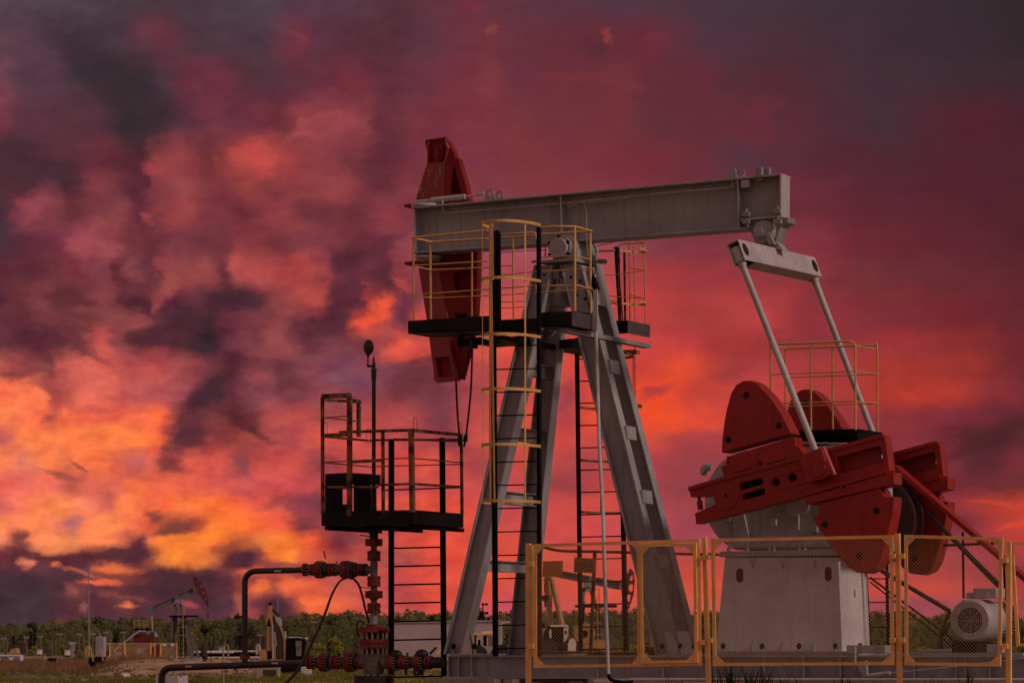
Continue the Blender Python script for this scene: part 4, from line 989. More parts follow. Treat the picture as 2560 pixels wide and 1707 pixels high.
def groundmat():
    g=bpy.data.materials.new('field_ground'); nt,N,K=nodes(g)
    out=N('ShaderNodeOutputMaterial'); b=N('ShaderNodeBsdfPrincipled'); K(b.outputs[0],out.inputs[0]); b.inputs['Roughness'].default_value=.95; b.inputs['Specular IOR Level'].default_value=.1
    tc=N('ShaderNodeTexCoord')
    def ns(s,d,st=(1,1,1),off=(0,0,0)):
        mp=N('ShaderNodeMapping'); mp.inputs['Scale'].default_value=st; mp.inputs['Location'].default_value=off; K(tc.outputs['Object'],mp.inputs[0]); n=N('ShaderNodeTexNoise'); n.inputs['Scale'].default_value=s; n.inputs['Detail'].default_value=d; n.inputs['Roughness'].default_value=.65; K(mp.outputs[0],n.inputs[0]); return n.outputs[0]
    a=ns(.035,6,(1,.55,1),(3,8,0)); f=ns(.9,7)
    r=N('ShaderNodeValToRGB'); K(a,r.inputs[0]); e=r.color_ramp.elements
    e[0].position=.34; e[0].color=(.115,.125,.028,1); e[1].position=.46; e[1].color=(.19,.135,.06,1)
    for p,c in ((.52,(.34,.22,.145,1)),(.60,(.42,.27,.18,1)),(.68,(.17,.10,.06,1))):
        q=e.new(p); q.color=c
    mr=N('ShaderNodeMapRange'); mr.inputs[1].default_value=.3; mr.inputs[2].default_value=.7; mr.inputs[3].default_value=.45; mr.inputs[4].default_value=1.5; K(f,mr.inputs[0])
    v=N('ShaderNodeVectorMath'); v.operation='SCALE'; K(r.outputs[0],v.inputs[0]); K(mr.outputs[0],v.inputs['Scale']); K(v.outputs[0],b.inputs['Base Color'])
    bp=N('ShaderNodeBump'); bp.inputs['Strength'].default_value=.6; bp.inputs['Distance'].default_value=.2; K(f,bp.inputs['Height']); K(bp.outputs[0],b.inputs['Normal'])
    return g
tag(m.build('ground',groundmat()),kind='structure')
DIRT=mat('bare_dirt',(.24,.16,.11),.95,var=.35,scale=.8,bump=.4)
# raised pad below the main pump jack
m=MB()
def pad(u0,u1,v0,v1,z,sl=1.2):
    t=[Vector((u0,v0,z)),Vector((u1,v0,z)),Vector((u1,v1,z)),Vector((u0,v1,z))]
    b=[Vector((u0-sl,v0-sl,-.1)),Vector((u1+sl,v0-sl,-.1)),Vector((u1+sl,v1+sl,-.1)),Vector((u0-sl,v1+sl,-.1))]
    a=m.add(t); c=m.add(b); m.face([a,a+1,a+2,a+3])
    for i in range(4): j=(i+1)%4; m.face([c+i,c+j,a+j,a+i])
pad(-7,11,-4.2,4,0.0); 
for v_ in m.v:
    if v_.z<-.05: v_.z=-1.1
o=m.build('well_pad',DIRT); o.location=Vector((PF.o.x,PF.o.y,1.0)); o.rotation_euler=(0,0,-ANG); tag(o,kind='structure')
# ---- foliage materials
def leafmat(name,col,var=.45,sc=.25,tl=.25):
    g=bpy.data.materials.new(name); nt,N,K=nodes(g); out=N('ShaderNodeOutputMaterial')
    d=N('ShaderNodeBsdfDiffuse'); t=N('ShaderNodeBsdfTranslucent'); mx=N('ShaderNodeMixShader'); mx.inputs[0].default_value=tl
    tc=N('ShaderNodeTexCoord'); n=N('ShaderNodeTexNoise'); n.inputs['Scale'].default_value=sc; n.inputs['Detail'].default_value=5; K(tc.outputs['Object'],n.inputs[0])
    mr=N('ShaderNodeMapRange'); mr.inputs[1].default_value=.3; mr.inputs[2].default_value=.7; mr.inputs[3].default_value=1-var; mr.inputs[4].default_value=1+var; K(n.outputs[0],mr.inputs[0])
    v=N('ShaderNodeVectorMath'); v.operation='SCALE'; v.inputs[0].default_value=col; K(mr.outputs[0],v.inputs['Scale'])
    for q in (d,t): K(v.outputs[0],q.inputs['Color'])
    K(d.outputs[0],mx.inputs[1]); K(t.outputs[0],mx.inputs[2]); K(mx.outputs[0],out.inputs[0]); return g
LF1=leafmat('olive_foliage',(.27,.25,.105),.14,.03,.48); LF2=leafmat('green_foliage',(.20,.215,.10),.14,.03,.48); LF3=leafmat('dark_foliage',(.06,.075,.035)); LFB=leafmat('bright_foliage',(.27,.27,.045),sc=1.5)
LGR=leafmat('green_grass_blades',(.16,.17,.03),.5,.12); LDR=leafmat('dry_grass_blades',(.24,.14,.08),.4,.12)
TRK=mat('bark',(.07,.05,.04),.9)
def leafquad(V_,F_,c,s,rs):
    a=rs.uniform(0,6.28);b=rs.uniform(-1,1);u=Vector((math.cos(a),math.sin(a),b)).normalized(); w=u.cross(Vector((rs.uniform(-1,1),rs.uniform(-1,1),rs.uniform(-1,1)))).normalized()
    k=len(V_); V_.extend([c-u*s-w*s*.6,c+u*s-w*s*.6,c+u*s+w*s*.6,c-u*s+w*s*.6]); F_.append((k,k+1,k+2,k+3))
def crownpts(rs,n,W,H,conic=0):
    """points in several clumps -> uneven outline with gaps"""
    cl=[]
    for i in range(9):
        t=rs.random(); r=W*(1-conic*t)*(.55+.3*math.sin(math.pi*t)); a=rs.uniform(0,6.28); q=rs.uniform(.2,.75)
        cl.append((Vector((math.cos(a)*r*q,math.sin(a)*r*q,H*(.22+.66*t))),W*rs.uniform(.28,.46)*(1-.5*conic*t)))
    cl.append((Vector((0,0,H*.88)),W*.3*(1-.6*conic)))
    out=[]
    for i in range(n):
        c,r=rs.choice(cl); d=Vector((rs.gauss(0,1),rs.gauss(0,1),rs.gauss(0,1))).normalized(); out.append(c+d*r*rs.uniform(.55,1.0))
    return out
prof=[(-200,1562),(0,1560),(50,1560),(70,1556),(105,1551),(160,1551),(200,1543),(250,1541),(400,1542),(600,1541),(622,1534),(640,1541),(700,1537),(760,1535),(850,1528),(900,1532),(1000,1530),(1060,1522),(1085,1523),(1110,1530),(1250,1528),(1500,1524),(1560,1528),(1700,1524),(1880,1526),(2200,1530),(2250,1531),(2290,1540),(2350,1532),(2420,1534),(2560,1545),(2800,1548)]
def topy(px):
    for (a,b),(c,d) in zip(prof,prof[1:]):
        if a<=px<=c: return b+(d-b)*(px-a)/(c-a)
    return 1548
rs=random.Random(11); VV=[];FF=[];MI=[]
temps=[]
for k in range(9):
    r2=random.Random(50+k); con=(0,.1,.25)[k%3]; temps.append(crownpts(r2,520,.5,1.0,con))
for row,(Y,hf,sp) in enumerate(((1700,1.0,8),(1640,.86,11),(1570,.66,15),(1500,.42,22))):
    px=-180
    while px<2760:
        px+=sp*rs.uniform(.6,1.4); y=topy(px)+rs.uniform(-3,5)-2; H=((HZ-y)/F*1700+1.6)*hf*rs.uniform(.86,1.03); W=H*rs.uniform(.5,.8)*(1.15 if row==3 else 1)
        x=(px-CX)/F*Y; yy=Y+rs.uniform(-20,20)
        mi=rs.choice([0,0,0,1] if row==0 else ([0,1,1] if row<3 else [1,1,0,2])) if rs.random()>.06 else 2
        for p in rs.choice(temps):
            if rs.random()<.25: continue
            leafquad(VV,FF,Vector((x+p.x*W,yy+p.y*W,p.z*H)),H*.025*rs.uniform(.7,1.3),rs); MI.append(mi)
me=bpy.data.meshes.new('distant_wood'); me.from_pydata([tuple(v) for v in VV],[],FF)
for q in (LF1,LF2,LF3): me.materials.append(q)
me.polygons.foreach_set('material_index',MI); me.update()
wood=bpy.data.objects.new('distant_wood',me); COL.objects.link(wood); tag(wood,'long far-off wood of olive green trees along the whole horizon','wood',kind='stuff')
m=MB(); hp=[(i*40-300) for i in range(80)]
for Y,f in ((1715,.0),(1735,.90),(1900,.93),(2300,.6)): m.add([((px-CX)/F*Y,Y,((HZ-topy(px))/F*1700+1.6)*f if f else -1) for px in hp])
for j in range(3):
    for i in range(79): m.face([j*80+i,j*80+i+1,(j+1)*80+i+1,(j+1)*80+i],True)
tag(m.build('hills',mat('wooded_hill',(.20,.205,.085),.95,var=.35,scale=.08)),kind='structure')
def foliage_thing(name,px,ybase,ytop,wpx,label,cat,mt,n=500,leaf=.05,group=None,conic=.1,Y=None,trunk=True,seed=1):
    Y=Y or 14168/(ybase-HZ); fr=depthframe(px,Y,(HZ-ybase)/F*Y+CAMZ); H=(ybase-ytop)/F*Y; W=wpx/F*Y
    t=thing(name,fr,label,cat,group); rs=random.Random(seed); V1=[];F1=[]
    for p in crownpts(rs,n,.5,1.0,conic): leafquad(V1,F1,Vector((p.x*W,p.y*W,(p.z*1.05-.1 if name=='bush' else p.z)*H)),H*leaf*rs.uniform(.6,1.4),rs)
    mb=MB(); mb.v=V1; mb.f=[list(f) for f in F1]; mb.sm=[False]*len(F1); mb.build('crown' if trunk else 'foliage',mt,t)
    mb=MB(); mb.tube([(0,0,-.05*H),(0,0,H*.3),(H*.01,0,H*.85)],[H*.03,H*.022,H*.006],7)
    for k in range(5):
        a=k*1.3; mb.tube([(0,0,H*(.2+.1*k)),(math.cos(a)*W*.3,math.sin(a)*W*.3,H*(.35+.1*k))],[H*.012,H*.004],5)
    mb.build('trunk' if trunk else 'stems',TRK,t); return t
bg='bushes standing in the field before the wood'
for i,(px,yb,yt,w_,Y,lb) in enumerate([(82,1638,1612,26,700,'small bright bush behind the leftmost poles'),(124,1640,1615,22,600,'rounded ochre green bush left of the two thin poles'),(158,1641,1608,30,650,'bright green bush behind the tall pole left of the mast'),
    (196,1652,1622,44,520,'dark green low bush under the tall thin mast'),(790,1640,1606,70,520,'pale green bush beside the hose, left of the wellhead'),(838,1640,1590,66,560,'taller bright green bush just left of the wellhead'),(1600,1662,1608,120,400,'broad grassy green bush behind the gate post of the yellow fence'),(1545,1664,1622,110,380,'low bright bush behind the far ladder foot'),
    (2312,1662,1612,110,390,'grassy green bush between the pedestal ladder and the motor'),(2240,1660,1618,60,420,'small bush behind the ladder foot right of the pedestal'),(1240,1650,1570,70,600,'dark green bush behind the yellow cab'),(2560,1660,1590,90,480,'bush at the right edge behind the electric motor')]):
    foliage_thing('bush',px,yb,yt,w_,lb,'bush',LFB if 'bright' in lb or 'pale' in lb or 'grassy' in lb else LF1,420,.055,bg,.05,Y,False,i)
for i,(px,yb,yt,w_,lb) in enumerate([(34,1636,1588,12,'dark narrow conifer nearest the left edge'),(77,1632,1577,12,'dark narrow conifer, the middle one at left'),(87,1632,1566,11,'tallest dark narrow conifer at left'),(290,1636,1578,17,'dark pointed conifer left of the far pump jack')]):
    foliage_thing('conifer',px,yb,yt,w_*1.5,lb,'tree',LF3,520,.045,'dark conifers before the wood',.85,1350,True,30+i)
# ---- grass as ground cover
def blades(name,n,px0,px1,y0,y1,h0,h1,mt,label,seed,wd=.02,dens=None):
    rs=random.Random(seed); mb=MB()
    for i in range(n):
        px=rs.uniform(px0,px1); py=rs.uniform(y0,y1); Y=14168/(py-HZ)
        x=(px-CX)/F*Y
        if dens and not dens(x,Y,rs): continue
        z=ghill(x,Y)-.02; h=rs.uniform(h0,h1); d=rs.uniform(-.4,.4)*h; w=wd*Y/100*rs.uniform(.6,1.3)
        a=mb.add([(x-w,Y,z),(x+w,Y,z),(x+d,Y+rs.uniform(-.1,.1),z+h)]); mb.face([a,a+1,a+2])
    return tag(mb.build(name,mt),label,'grass',kind='stuff')
blades('green_grass',15000,-20,1150,1676,1714,.10,.36,LGR,'patches of short green grass on the near field at lower left',5,.03,lambda x,Y,r:nz(x,Y,.06,2)+r.uniform(-.25,.25)>(.0 if Y>190 else -.35))
blades('dry_grass',11000,-20,420,1650,1684,.25,.75,LDR,'brown dry reed grass belt at the far left',6,.025,lambda x,Y,r:nz(x,Y,.03,5)+r.uniform(-.3,.3)>-.15)
blades('weedy_scrub',7000,150,2700,1642,1668,.2,.9,LF2,'low green weeds over the middle distance',8,.03,lambda x,Y,r:nz(x,Y,.02,4)+r.uniform(-.2,.2)>-.05)
gf=Frame(PF.o+PF.V*-2.2,ANG); mb=MB(); rs=random.Random(3)
for cx,n,h in ((1787,9,.62),(1818,16,.72),(1832,14,.70),(1872,18,.62),(1890,22,.56),(1915,14,.66),(1952,10,.58),(2100,12,.50),(2122,12,.48),(2416,14,.62),(1700,10,.42),(1560,10,.44),(2330,8,.46),(1668,6,.5),(2010,8,.46)):
    for i in range(n):
        b=gf.P(cx+rs.uniform(-12,12),1750,rs.uniform(-.2,.2)); b.z=-.07; hh=h*.8*rs.uniform(.5,1.0); lean=rs.uniform(-.3,.3)*hh; w=.011
        p=[b+Vector((lean*t*t,0,hh*t)) for t in (0,.4,.75,1)]
        for k,(q,r_) in enumerate(zip(p,p[1:])):
            w1=w*(1-k*.3);w2=w*(1-(k+1)*.3) if k<2 else .001
            a=mb.add([q-U*w1,q+U*w1,r_+U*w2,r_-U*w2]); mb.face([a,a+1,a+2,a+3])
o=mb.build('grass_tufts',leafmat('tuft_green',(.045,.060,.012),.3,3)); o.location=gf.o; o.rotation_euler=(0,0,-ANG); tag(o,'tall dark green grass tufts in front of the grey skid','grass',kind='stuff')
# ================================================================ FAR PUMP JACKS
def far_pump(Y,place,rot,label,spread=1.0,withguard=True):
    LFm=depthframe(443,284,1.02); fp=LFm.P; pv=fp(443,1510)
    fr=Frame(place,0); t=thing('pump_jack',fr,label,'pump jack','pump jacks standing in the oil field')
    def Rz(p):
        d=p-pv; c,s=math.cos(rot),math.sin(rot); return pv+Vector((d.x*c-d.z*s,d.y,d.x*s+d.z*c))
    def S(pts,v=0,r=False): 
        q=[fp(x,y,v) for x,y in z(*pts)]; return [Rz(p) for p in q] if r else q
    z=p8
    m=MB(); m.slab(S([(965,618),(1540,345),(1545,352),(968,626)],-.2,1),V*.4); m.slab(S([(1030,648),(1570,402),(1572,410),(1032,656)],-.2,1),V*.4); m.slab(S([(968,622),(1545,350),(1572,405),(1032,652)],-.02,1),V*.04)
    m.slab(S([(1300,465),(1345,448),(1375,505),(1340,540)],-.2,1),V*.4); m.slab(S([(1535,325),(1562,320),(1580,400),(1560,408)],-.22,1),V*.44); m.slab(S([(945,618),(1030,590),(1035,655),(1030,705),(1005,706),(965,675)],-.18,1),V*.36)
    m.build('walking_beam',FSTEEL,t)
    m=MB(); o_=S([(1545,200),(1585,212),(1640,270),(1700,370),(1735,480),(1742,580),(1732,588),(1640,455),(1605,412),(1568,385),(1556,330),(1550,262)],-.16,1)
    hs=[S(h,-.16,1) for h in ([(1588,240),(1605,243),(1620,280),(1602,290),(1588,270)],[(1620,310),(1645,300),(1672,345),(1662,366),(1630,350)],[(1655,400),(1680,382),(1706,435),(1690,445),(1662,430)],[(1688,470),(1712,458),(1724,520),(1712,527),(1692,495)],[(1572,335),(1582,328),(1612,395),(1600,403),(1578,375)])]
    m.slab(o_,V*.32,hs); m.build('horse_head',FRED,t)
    m=MB(); m.tube([S([(1736,585)],0,1)[0],S([(1737,585)],0,1)[0]-UP*.55],.02,6); m.tube([S([(1737,585)],0,1)[0]-UP*.5,S([(1737,585)],0,1)[0]-UP*.95],.05,8); m.build('bridle_cable',WIREB,t)
    for pts,v in (([(1295,560),(1330,560),(1310,700),(1230,1250),(1185,1250),(1278,700)],-.5),([(1370,560),(1398,560),(1425,700),(1560,1250),(1500,1250),(1400,700)],-.5),([(1300,560),(1330,560),(1345,700),(1320,1250),(1290,1250),(1300,700)],.7),([(1370,560),(1398,560),(1440,700),(1640,1250),(1600,1250),(1420,700)],.7)):
        m=MB(); m.slab(S(pts,v),V*.14); m.build('leg',FSTEEL,t)
    m=MB(); m.slab(S([(1290,552),(1400,552),(1402,585),(1290,585)],-.5),V*1.3); m.lathe(fp(*z((1345,530))[0],-.5),V,[(0,0),(0,.22),(1.3,.22),(1.3,0)],18); m.build('centre_bearing',STEELD,t)
    m=MB(); m.slab(S([(1235,703),(1592,700),(1592,724),(1240,724)],-.7),V*1.4); m.build('service_platform',BLACK,t)
    m=MB()
    for x in (1303,1386,1438): m.bar(fp(*z((x,715))[0],-.75),fp(*z((x+(8 if x==1438 else 0),1240))[0],-.75),.11,.08)
    for k in range(12): m.bar(fp(*z((1386,770+k*40))[0],-.75),fp(*z((1440,770+k*40))[0],-.75),.04)
    m.build('ladder',BLACK,t)
    m=MB()
    for y in (760,855,955): m.bar(fp(*z((1365,y))[0],-1.1),fp(*z((1460,y))[0],-1.1),.08,.03)
    m.bar(fp(*z((1420,600))[0],-1.1),fp(*z((1425,1240))[0],-1.1),.06,.03); m.bar(fp(*z((1440,565))[0],-.7),fp(*z((1440,700))[0],-.7),.05); m.bar(fp(*z((1400,566))[0],-.7),fp(*z((1442,566))[0],-.7),.05); m.build('safety_cage',YEL,t)
    m=MB(); m.slab(S([(760,1238),(1600,1238),(1600,1268),(760,1268)],-.7),V*1.5); m.build('skid',STEELD,t)
    m=MB(); m.slab(S([(800,905),(920,895),(985,900),(1060,905),(1095,960),(1095,975),(1050,975),(1040,1240),(830,1240)],-.3),V*.9); m.build('gearbox',PALE,t)
    m=MB(); 
    m.slab(S([(780,1050),(782,960),(810,930),(870,918),(930,925),(965,960),(980,1000),(980,1055)],-.7),V*.3); m.slab(S([(990,915),(1050,905),(1055,1060),(992,1060)],-.7),V*.3); m.slab(S([(845,1240),(860,1190),(920,1140),(1000,1105),(1080,1092),(1150,1110),(1200,1150),(1195,1190),(1150,1225),(1080,1240)],-.7),V*.35)
    m.build('counterweight',FRED,t,.02)
    m=MB(); m.tube([S([(1015,705)],-.6,1)[0],fp(*z((1035,1060))[0],-.6)],.06,8); m.tube([S([(1015,705)],.5,1)[0],fp(*z((1035,1000))[0],.5)],.06,8); m.build('pitman_arm',PALE,t)
    m=MB(); m.slab(S([(795,868),(980,866),(986,895),(795,895)],-.5),V*1.2); gp=m.build('gearbox_platform',BLACK,t)
    m=MB()
    for y in (770,825): m.bar(fp(*z((795,y))[0],-.5),fp(*z((985,y))[0],-.5),.04)
    for x in (797,860,920,983): m.bar(fp(*z((x,770))[0],-.5),fp(*z((x,868))[0],-.5),.04)
    m.build('railing',YEL,gp)
    m=MB(); m.tube(smoothpath([fp(*q,-1.0) for q in z((945,905),(880,907),(835,920),(560,1130),(545,1155),(550,1175))],4),.07,10); m.build('belt_guard',PALE,t)
    m=MB(); m.lathe(fp(*z((592,1208))[0],-.9),V,[(0,0),(0,.22),(.05,.25),(.7,.25),(.7,0)],20); m.box(fp(*z((600,1255))[0],-.5),(1.0,.6,.12)); m.build('electric_motor',STEELD,t)
    return t,fp
fpj,fp8=far_pump(284,((443-CX)/F*284,284,1.02),0,'smallest far pump jack, beam tilted up to a red pierced horse head at lower left')
sy=190; far2,_=far_pump(190,((1466-CX)/F*sy,sy,(HZ-1470)/F*sy+CAMZ-4.43),R(-36),'pump jack seen through the yellow mesh, its beam sloping down to the right')
m=MB(); pad(-7,7,-4,5,0.0); 
for v_ in m.v:
    if v_.z<-.05: v_.z=-1.2
o=m.build('gravel_pad',DIRT); o.location=((1466-CX)/F*sy,sy,(HZ-1470)/F*sy+CAMZ-4.43-.02); tag(o,kind='structure')
# fence of the far pump jack
ff=depthframe(360,280,1.02); t=thing('guard_fence',ff,'low yellow guard fence around the small far pump jack at lower left','fence')
f8=lambda x,y,v=0: ff.P(*p8((x,y))[0],v)
for x in (480,672,1005,1130,1338):
    m=MB(); m.bar(f8(x,1050),f8(x,1275),.11,.06); m.build('fence_post',YELF,t)
m=MB()
for y in (1062,1262):
    for a,b in ((440,672),(672,1005),(1005,1130),(1130,1338)): m.bar(f8(a,y),f8(b,y),.07,.05)
for a,b in ((486,664),(680,998),(1012,1056),(1062,1124),(1140,1330)): m.bar(f8(a,1066),f8(a,1262),.05,.04); m.bar(f8(b,1066),f8(b,1262),.05,.04)
m.build('fence_panel',YELF,t)
m=MB()
for a,b in ((486,664),(680,998),(1140,1330)):
    n=int((b-a)/9)
    for k in range(n): m.bar(f8(a+k*9,1066,.03),f8(a+k*9,1262,.03),.012)
    for k in range(20): m.bar(f8(a,1070+k*10,.04),f8(b,1070+k*10,.04),.012)
m.build('chain_link',CHAIN,t)
for x,lb in ((1180,'left'),(1283,'right')):
    m=MB(); m.slab([f8(x-22,1066,-.05),f8(x+22,1064,-.05),f8(x+22,1095,-.05),f8(x-22,1095,-.05)],V*.02); o=m.build('fence_sign',WHITE); o.location=ff.o; tag(o,'small white plate on the far yellow fence, the %s one of two'%lb,'sign','white plates on the far fence')
# ================================================================ OTHER BACKGROUND THINGS
def simple(name,px,Y,label,cat,group=None,z=0.0): 
    fr=depthframe(px,Y,z); return thing(name,fr,label,cat,group),fr
def poly(m,fr,pts,v,d): m.slab([fr.P(x,y,v) for x,y in pts],V*d)
# work platform with stairs at left
t,fr=simple('access_stairs',238,270,'yellow handrailed steps over a black base left of the far pump jack','stairs',z=0.3)
m=MB(); poly(m,fr,p8((215,1240),(400,1232),(395,1290),(385,1350),(360,1370),(240,1360),(205,1300)),0,1.2); m.build('base_frame',BLACK,t)
m=MB()
for a,b in (((232,1090),(275,1290)),((175,1095),(232,1092)),((180,1150),(245,1150)),((178,1095),(178,1215)),((205,1095),(212,1215)),((365,1100),(398,1280)),((345,1105),(372,1100))): m.bar(fr.P(*p8(a)[0]),fr.P(*p8(b)[0]),.09)
m.build('handrail',YEL,t)
t,fr=simple('control_cabin',250,300,'tall pale ribbed cabin box left of the far pump jack fence','cabin',z=0)
m=MB(); poly(m,fr,p8((302,982),(318,972),(415,972),(415,1228),(300,1228)),0,1.1)
for k in range(9): a=fr.P(*p8((306+k*12,985))[0],-.02); b=fr.P(*p8((306+k*12,1222))[0],-.02); m.bar(a,b,.05,.04)
m.build('wall',PALE,t); m=MB(); m.bar(fr.P(*p8((355,925))[0]),fr.P(*p8((366,972))[0]),.08); m.build('vent_pipe',PALE,t)
m=MB(); fr0=depthframe(250,300); a=fr.P(*p8((300,1228))[0]); b=fr.P(*p8((415,1228))[0]); m.slab([a,b,Vector((b.x,0,-.3)),Vector((a.x,0,-.3))],V*1.1) if a.z>0 else None
if m.v: m.build('plinth',BLACK,t)
# tall thin mast
t,fr=simple('mast',221,700,'very tall thin grey mast rising into the sky at left','mast'); m=MB(); m.tube([fr.P(223,1640),fr.P(221,1415)],[.16,.08],8); m.build('mast_tube',STEELD,t)
# poles
pls=[(9,1593,9,1633,1100,1,'leftmost pole, with crossarm and a stay'),(17,1596,17,1634,1100,0,'plain pole just right of the leftmost crossarmed one'),(61,1588,61,1637,1200,0,'left one of the close pair of poles'),(66,1590,67,1638,1150,1,'right one of the close pair of poles'),(91,1600,92,1655,560,0,'thin short pole in front of the small white hut'),
(101,1588,106,1640,1150,1,'leaning crossarmed pole beside the small white hut'),(130,1594,131,1645,900,0,'pole propped by a slanting stay'),(139,1597,140,1660,470,0,'thin near pole right of the propped one'),(148,1582,150,1642,1100,1,'thick pale pole between the two small huts'),(198,1583,198,1625,1400,1,'short crossarmed pole beside the thick twin-armed one'),
(208,1587,211,1641,1100,0,'plain thick pole just left of the tall mast'),(231,1582,233,1636,1150,1,'crossarmed pole just right of the tall mast'),(265,1578,266,1625,1200,1,'pole right behind the tall pale cabin'),(277,1580,278,1640,1100,0,'bare pale pole at the left end of the far yellow fence'),(308,1578,309,1640,1050,1,'pale pole with lamp behind the far yellow fence'),
(563,1584,563,1620,1200,0,'pole above the gooseneck pipe'),(650,1584,650,1630,600,1,'pole with lamp left of the excavator arm'),(784,1552,786,1600,700,1,'pole with lamps and a stay between excavator and wellhead'),(528,1590,530,1640,900,0,'pole right of the small far wellhead')]
for i,(xa,ya,xb,yb,Y,cr,lb) in enumerate(pls):
    fr=depthframe(xb,Y,(HZ-yb)/F*Y+CAMZ); t=thing('utility_pole',fr,lb,'pole','utility poles across the field'); sc=Y/F
    m=MB(); m.tube([fr.P(xb,yb+2),fr.P(xa,ya)],[1.6*sc,1.15*sc],8); m.build('shaft',WOODG,t)
    if cr:
        m=MB(); m.bar(fr.P(xa-6.5,ya+3),fr.P(xa+6.5,ya+3.4),1.3*sc)
        for d in (-6,-2.5,2.5,6): m.tube([fr.P(xa+d,ya+3),fr.P(xa+d,ya+.3)],.9*sc,6)
        m.build('crossarm',PALE,t)
    if 'stay' in lb:
        s_=-1; m=MB(); m.tube([fr.P(xa,ya+(9 if i else 5)),fr.P(xa-13 if i!=0 else xa-11,yb-3)],.8*sc,6); m.build('stay',WOODG,t)
# huts, tower, trailer, shelter
def boxthing(name,x0,x1,yt,yb,Y,dep,mt,label,cat,group=None,extra=None,base=None):
    fr=depthframe((x0+x1)/2,Y,(HZ-yb)/F*Y+CAMZ); t=thing(name,fr,label,cat,group); m=MB(); poly(m,fr,[(x0,yt),(x1,yt),(x1,yb),(x0,yb)],0,dep); m.build('wall',mt,t,.01)
    sc=Y/F; m=MB(); a=fr.P(x0-.6,yt,-.1);b=fr.P(x1+.6,yt,-.1); m.slab([a,b,b+UP*1.2*sc,a+UP*1.2*sc],V*(dep+.2)); m.build('roof',base or mt,t)
    return t,fr
t,fr=boxthing('white_hut',92,100,1624,1635,700,3,WHITE,'small white hut beside the leaning pole','hut','small white huts'); m=MB(); poly(m,fr,[(92,1635.2),(100,1635.2),(100,1638),(92,1638)],.1,2.5); m.build('plinth',BLACK,t)
t,fr=boxthing('white_hut',161.5,169.5,1625,1637,600,3,WHITE,'small white hut on a black base left of the grey tower','hut','small white huts'); m=MB(); poly(m,fr,[(161,1637.2),(170,1637.2),(170,1641),(161,1641)],-.2,3); m.build('plinth',BLACK,t)
t,fr=boxthing('grey_tower',174,182,1612,1643,650,3,STEELD,'slim grey tower with a flat wide head left of the mast','tower'); m=MB(); poly(m,fr,[(171,1604),(186,1604),(184,1608),(180,1613),(175,1612)],-.5,4); m.build('head',PALE,t)
t,fr=boxthing('shed',119,133,1645,1656,430,3,BLACK,'low black open shed on the dry grass at left','shed'); m=MB(); poly(m,fr,[(109,1641),(119,1645),(119,1656),(110,1656)],.2,2); m.build('side_wall',STEEL,t)
t,fr=boxthing('barn',24,40,1612,1634,1000,8,EXD,'dark barn with an ochre roof between the leftmost poles','barn'); m=MB(); poly(m,fr,[(24,1634),(26,1622),(40,1619),(44,1634)],-1,6); m.build('lean_to',EXY,t)
t,fr=boxthing('barn',44,57,1608,1634,1050,8,EXD,'brown shed behind the close pair of poles at left','barn'); 
fr=depthframe(26,500,0); t=thing('trailer',fr,'long white trailer with blue tinted bands parked at the left edge','trailer'); m=MB(); poly(m,fr,[(-40,1636),(52,1636),(52,1655),(-40,1655)],0,2.5); m.build('body',WHITE,t,.03)
BLU=mat('blue_band',(.05,.05,.16),.5)
m=MB(); poly(m,fr,[(-40,1639.3),(51.5,1639.3),(51.5,1641.5),(-40,1641.5)],-.03,.04); poly(m,fr,[(-40,1650),(51.5,1650),(51.5,1652.5),(-40,1652.5)],-.03,.04); m.build('stripe',BLU,t)
m=MB(); poly(m,fr,[(2,1641.5),(20,1641.5),(25,1649),(2,1649)],-.035,.05); poly(m,fr,[(34,1643),(50,1643),(50,1649),(34,1649)],-.035,.05); m.build('window',GLASS,t)
m=MB()
for px in (5,28): m.lathe(fr.P(px,1654,-.1),V,[(0,0),(0,.28),(.2,.28),(.2,0)],14)
m.build('wheel',RUBBER,t)
# white sacks, board, rubble
fr=depthframe(322,225,0); t=thing('white_sack',fr,'larger white sack lying on the field at lower left','sack','white sacks on the field'); m=MB(); m.ball(fr.P(313,1692,0),.34,14,(1.1,.8,.75)); m.ball(fr.P(326,1697,-.1),.22,12,(1.0,.8,.8)); m.build('sack',WHITE,t)
fr=depthframe(340,224,0); t=thing('white_sack',fr,'smaller round white sack at the right of the larger one','sack','white sacks on the field'); m=MB(); m.ball(fr.P(339,1693,0),.22,14,(1,.9,1.1)); m.build('sack',WHITE,t)
fr=depthframe(268,215,0.05); t=thing('white_board',fr,'thin white board lying left of the white sacks','board'); m=MB(); m.slab([fr.P(243,1699,0),fr.P(292,1698,0),fr.P(295,1700,0),fr.P(246,1701,0)],V*.4); m.build('board',WHITE,t)
ROCK=mat('rubble_brown',(.13,.085,.06),.95,var=.4,scale=3,bump=.4)
rs=random.Random(21)
rlab=['dark rubble lump at the left edge of the green grass','long flat dark clod on the grass at far left','brown clod between the dark clods at far left','small dark stone left of the white board','dark squat stone under the low brown pipe','brown stone heap right of the grey cabinet','square brown block below the gooseneck pipe','flat stones left of the concrete box','pale dirt lump below the wellhead valves','brown lump beside the white sacks','small stone near the excavator tracks','round clod right of the white sacks']
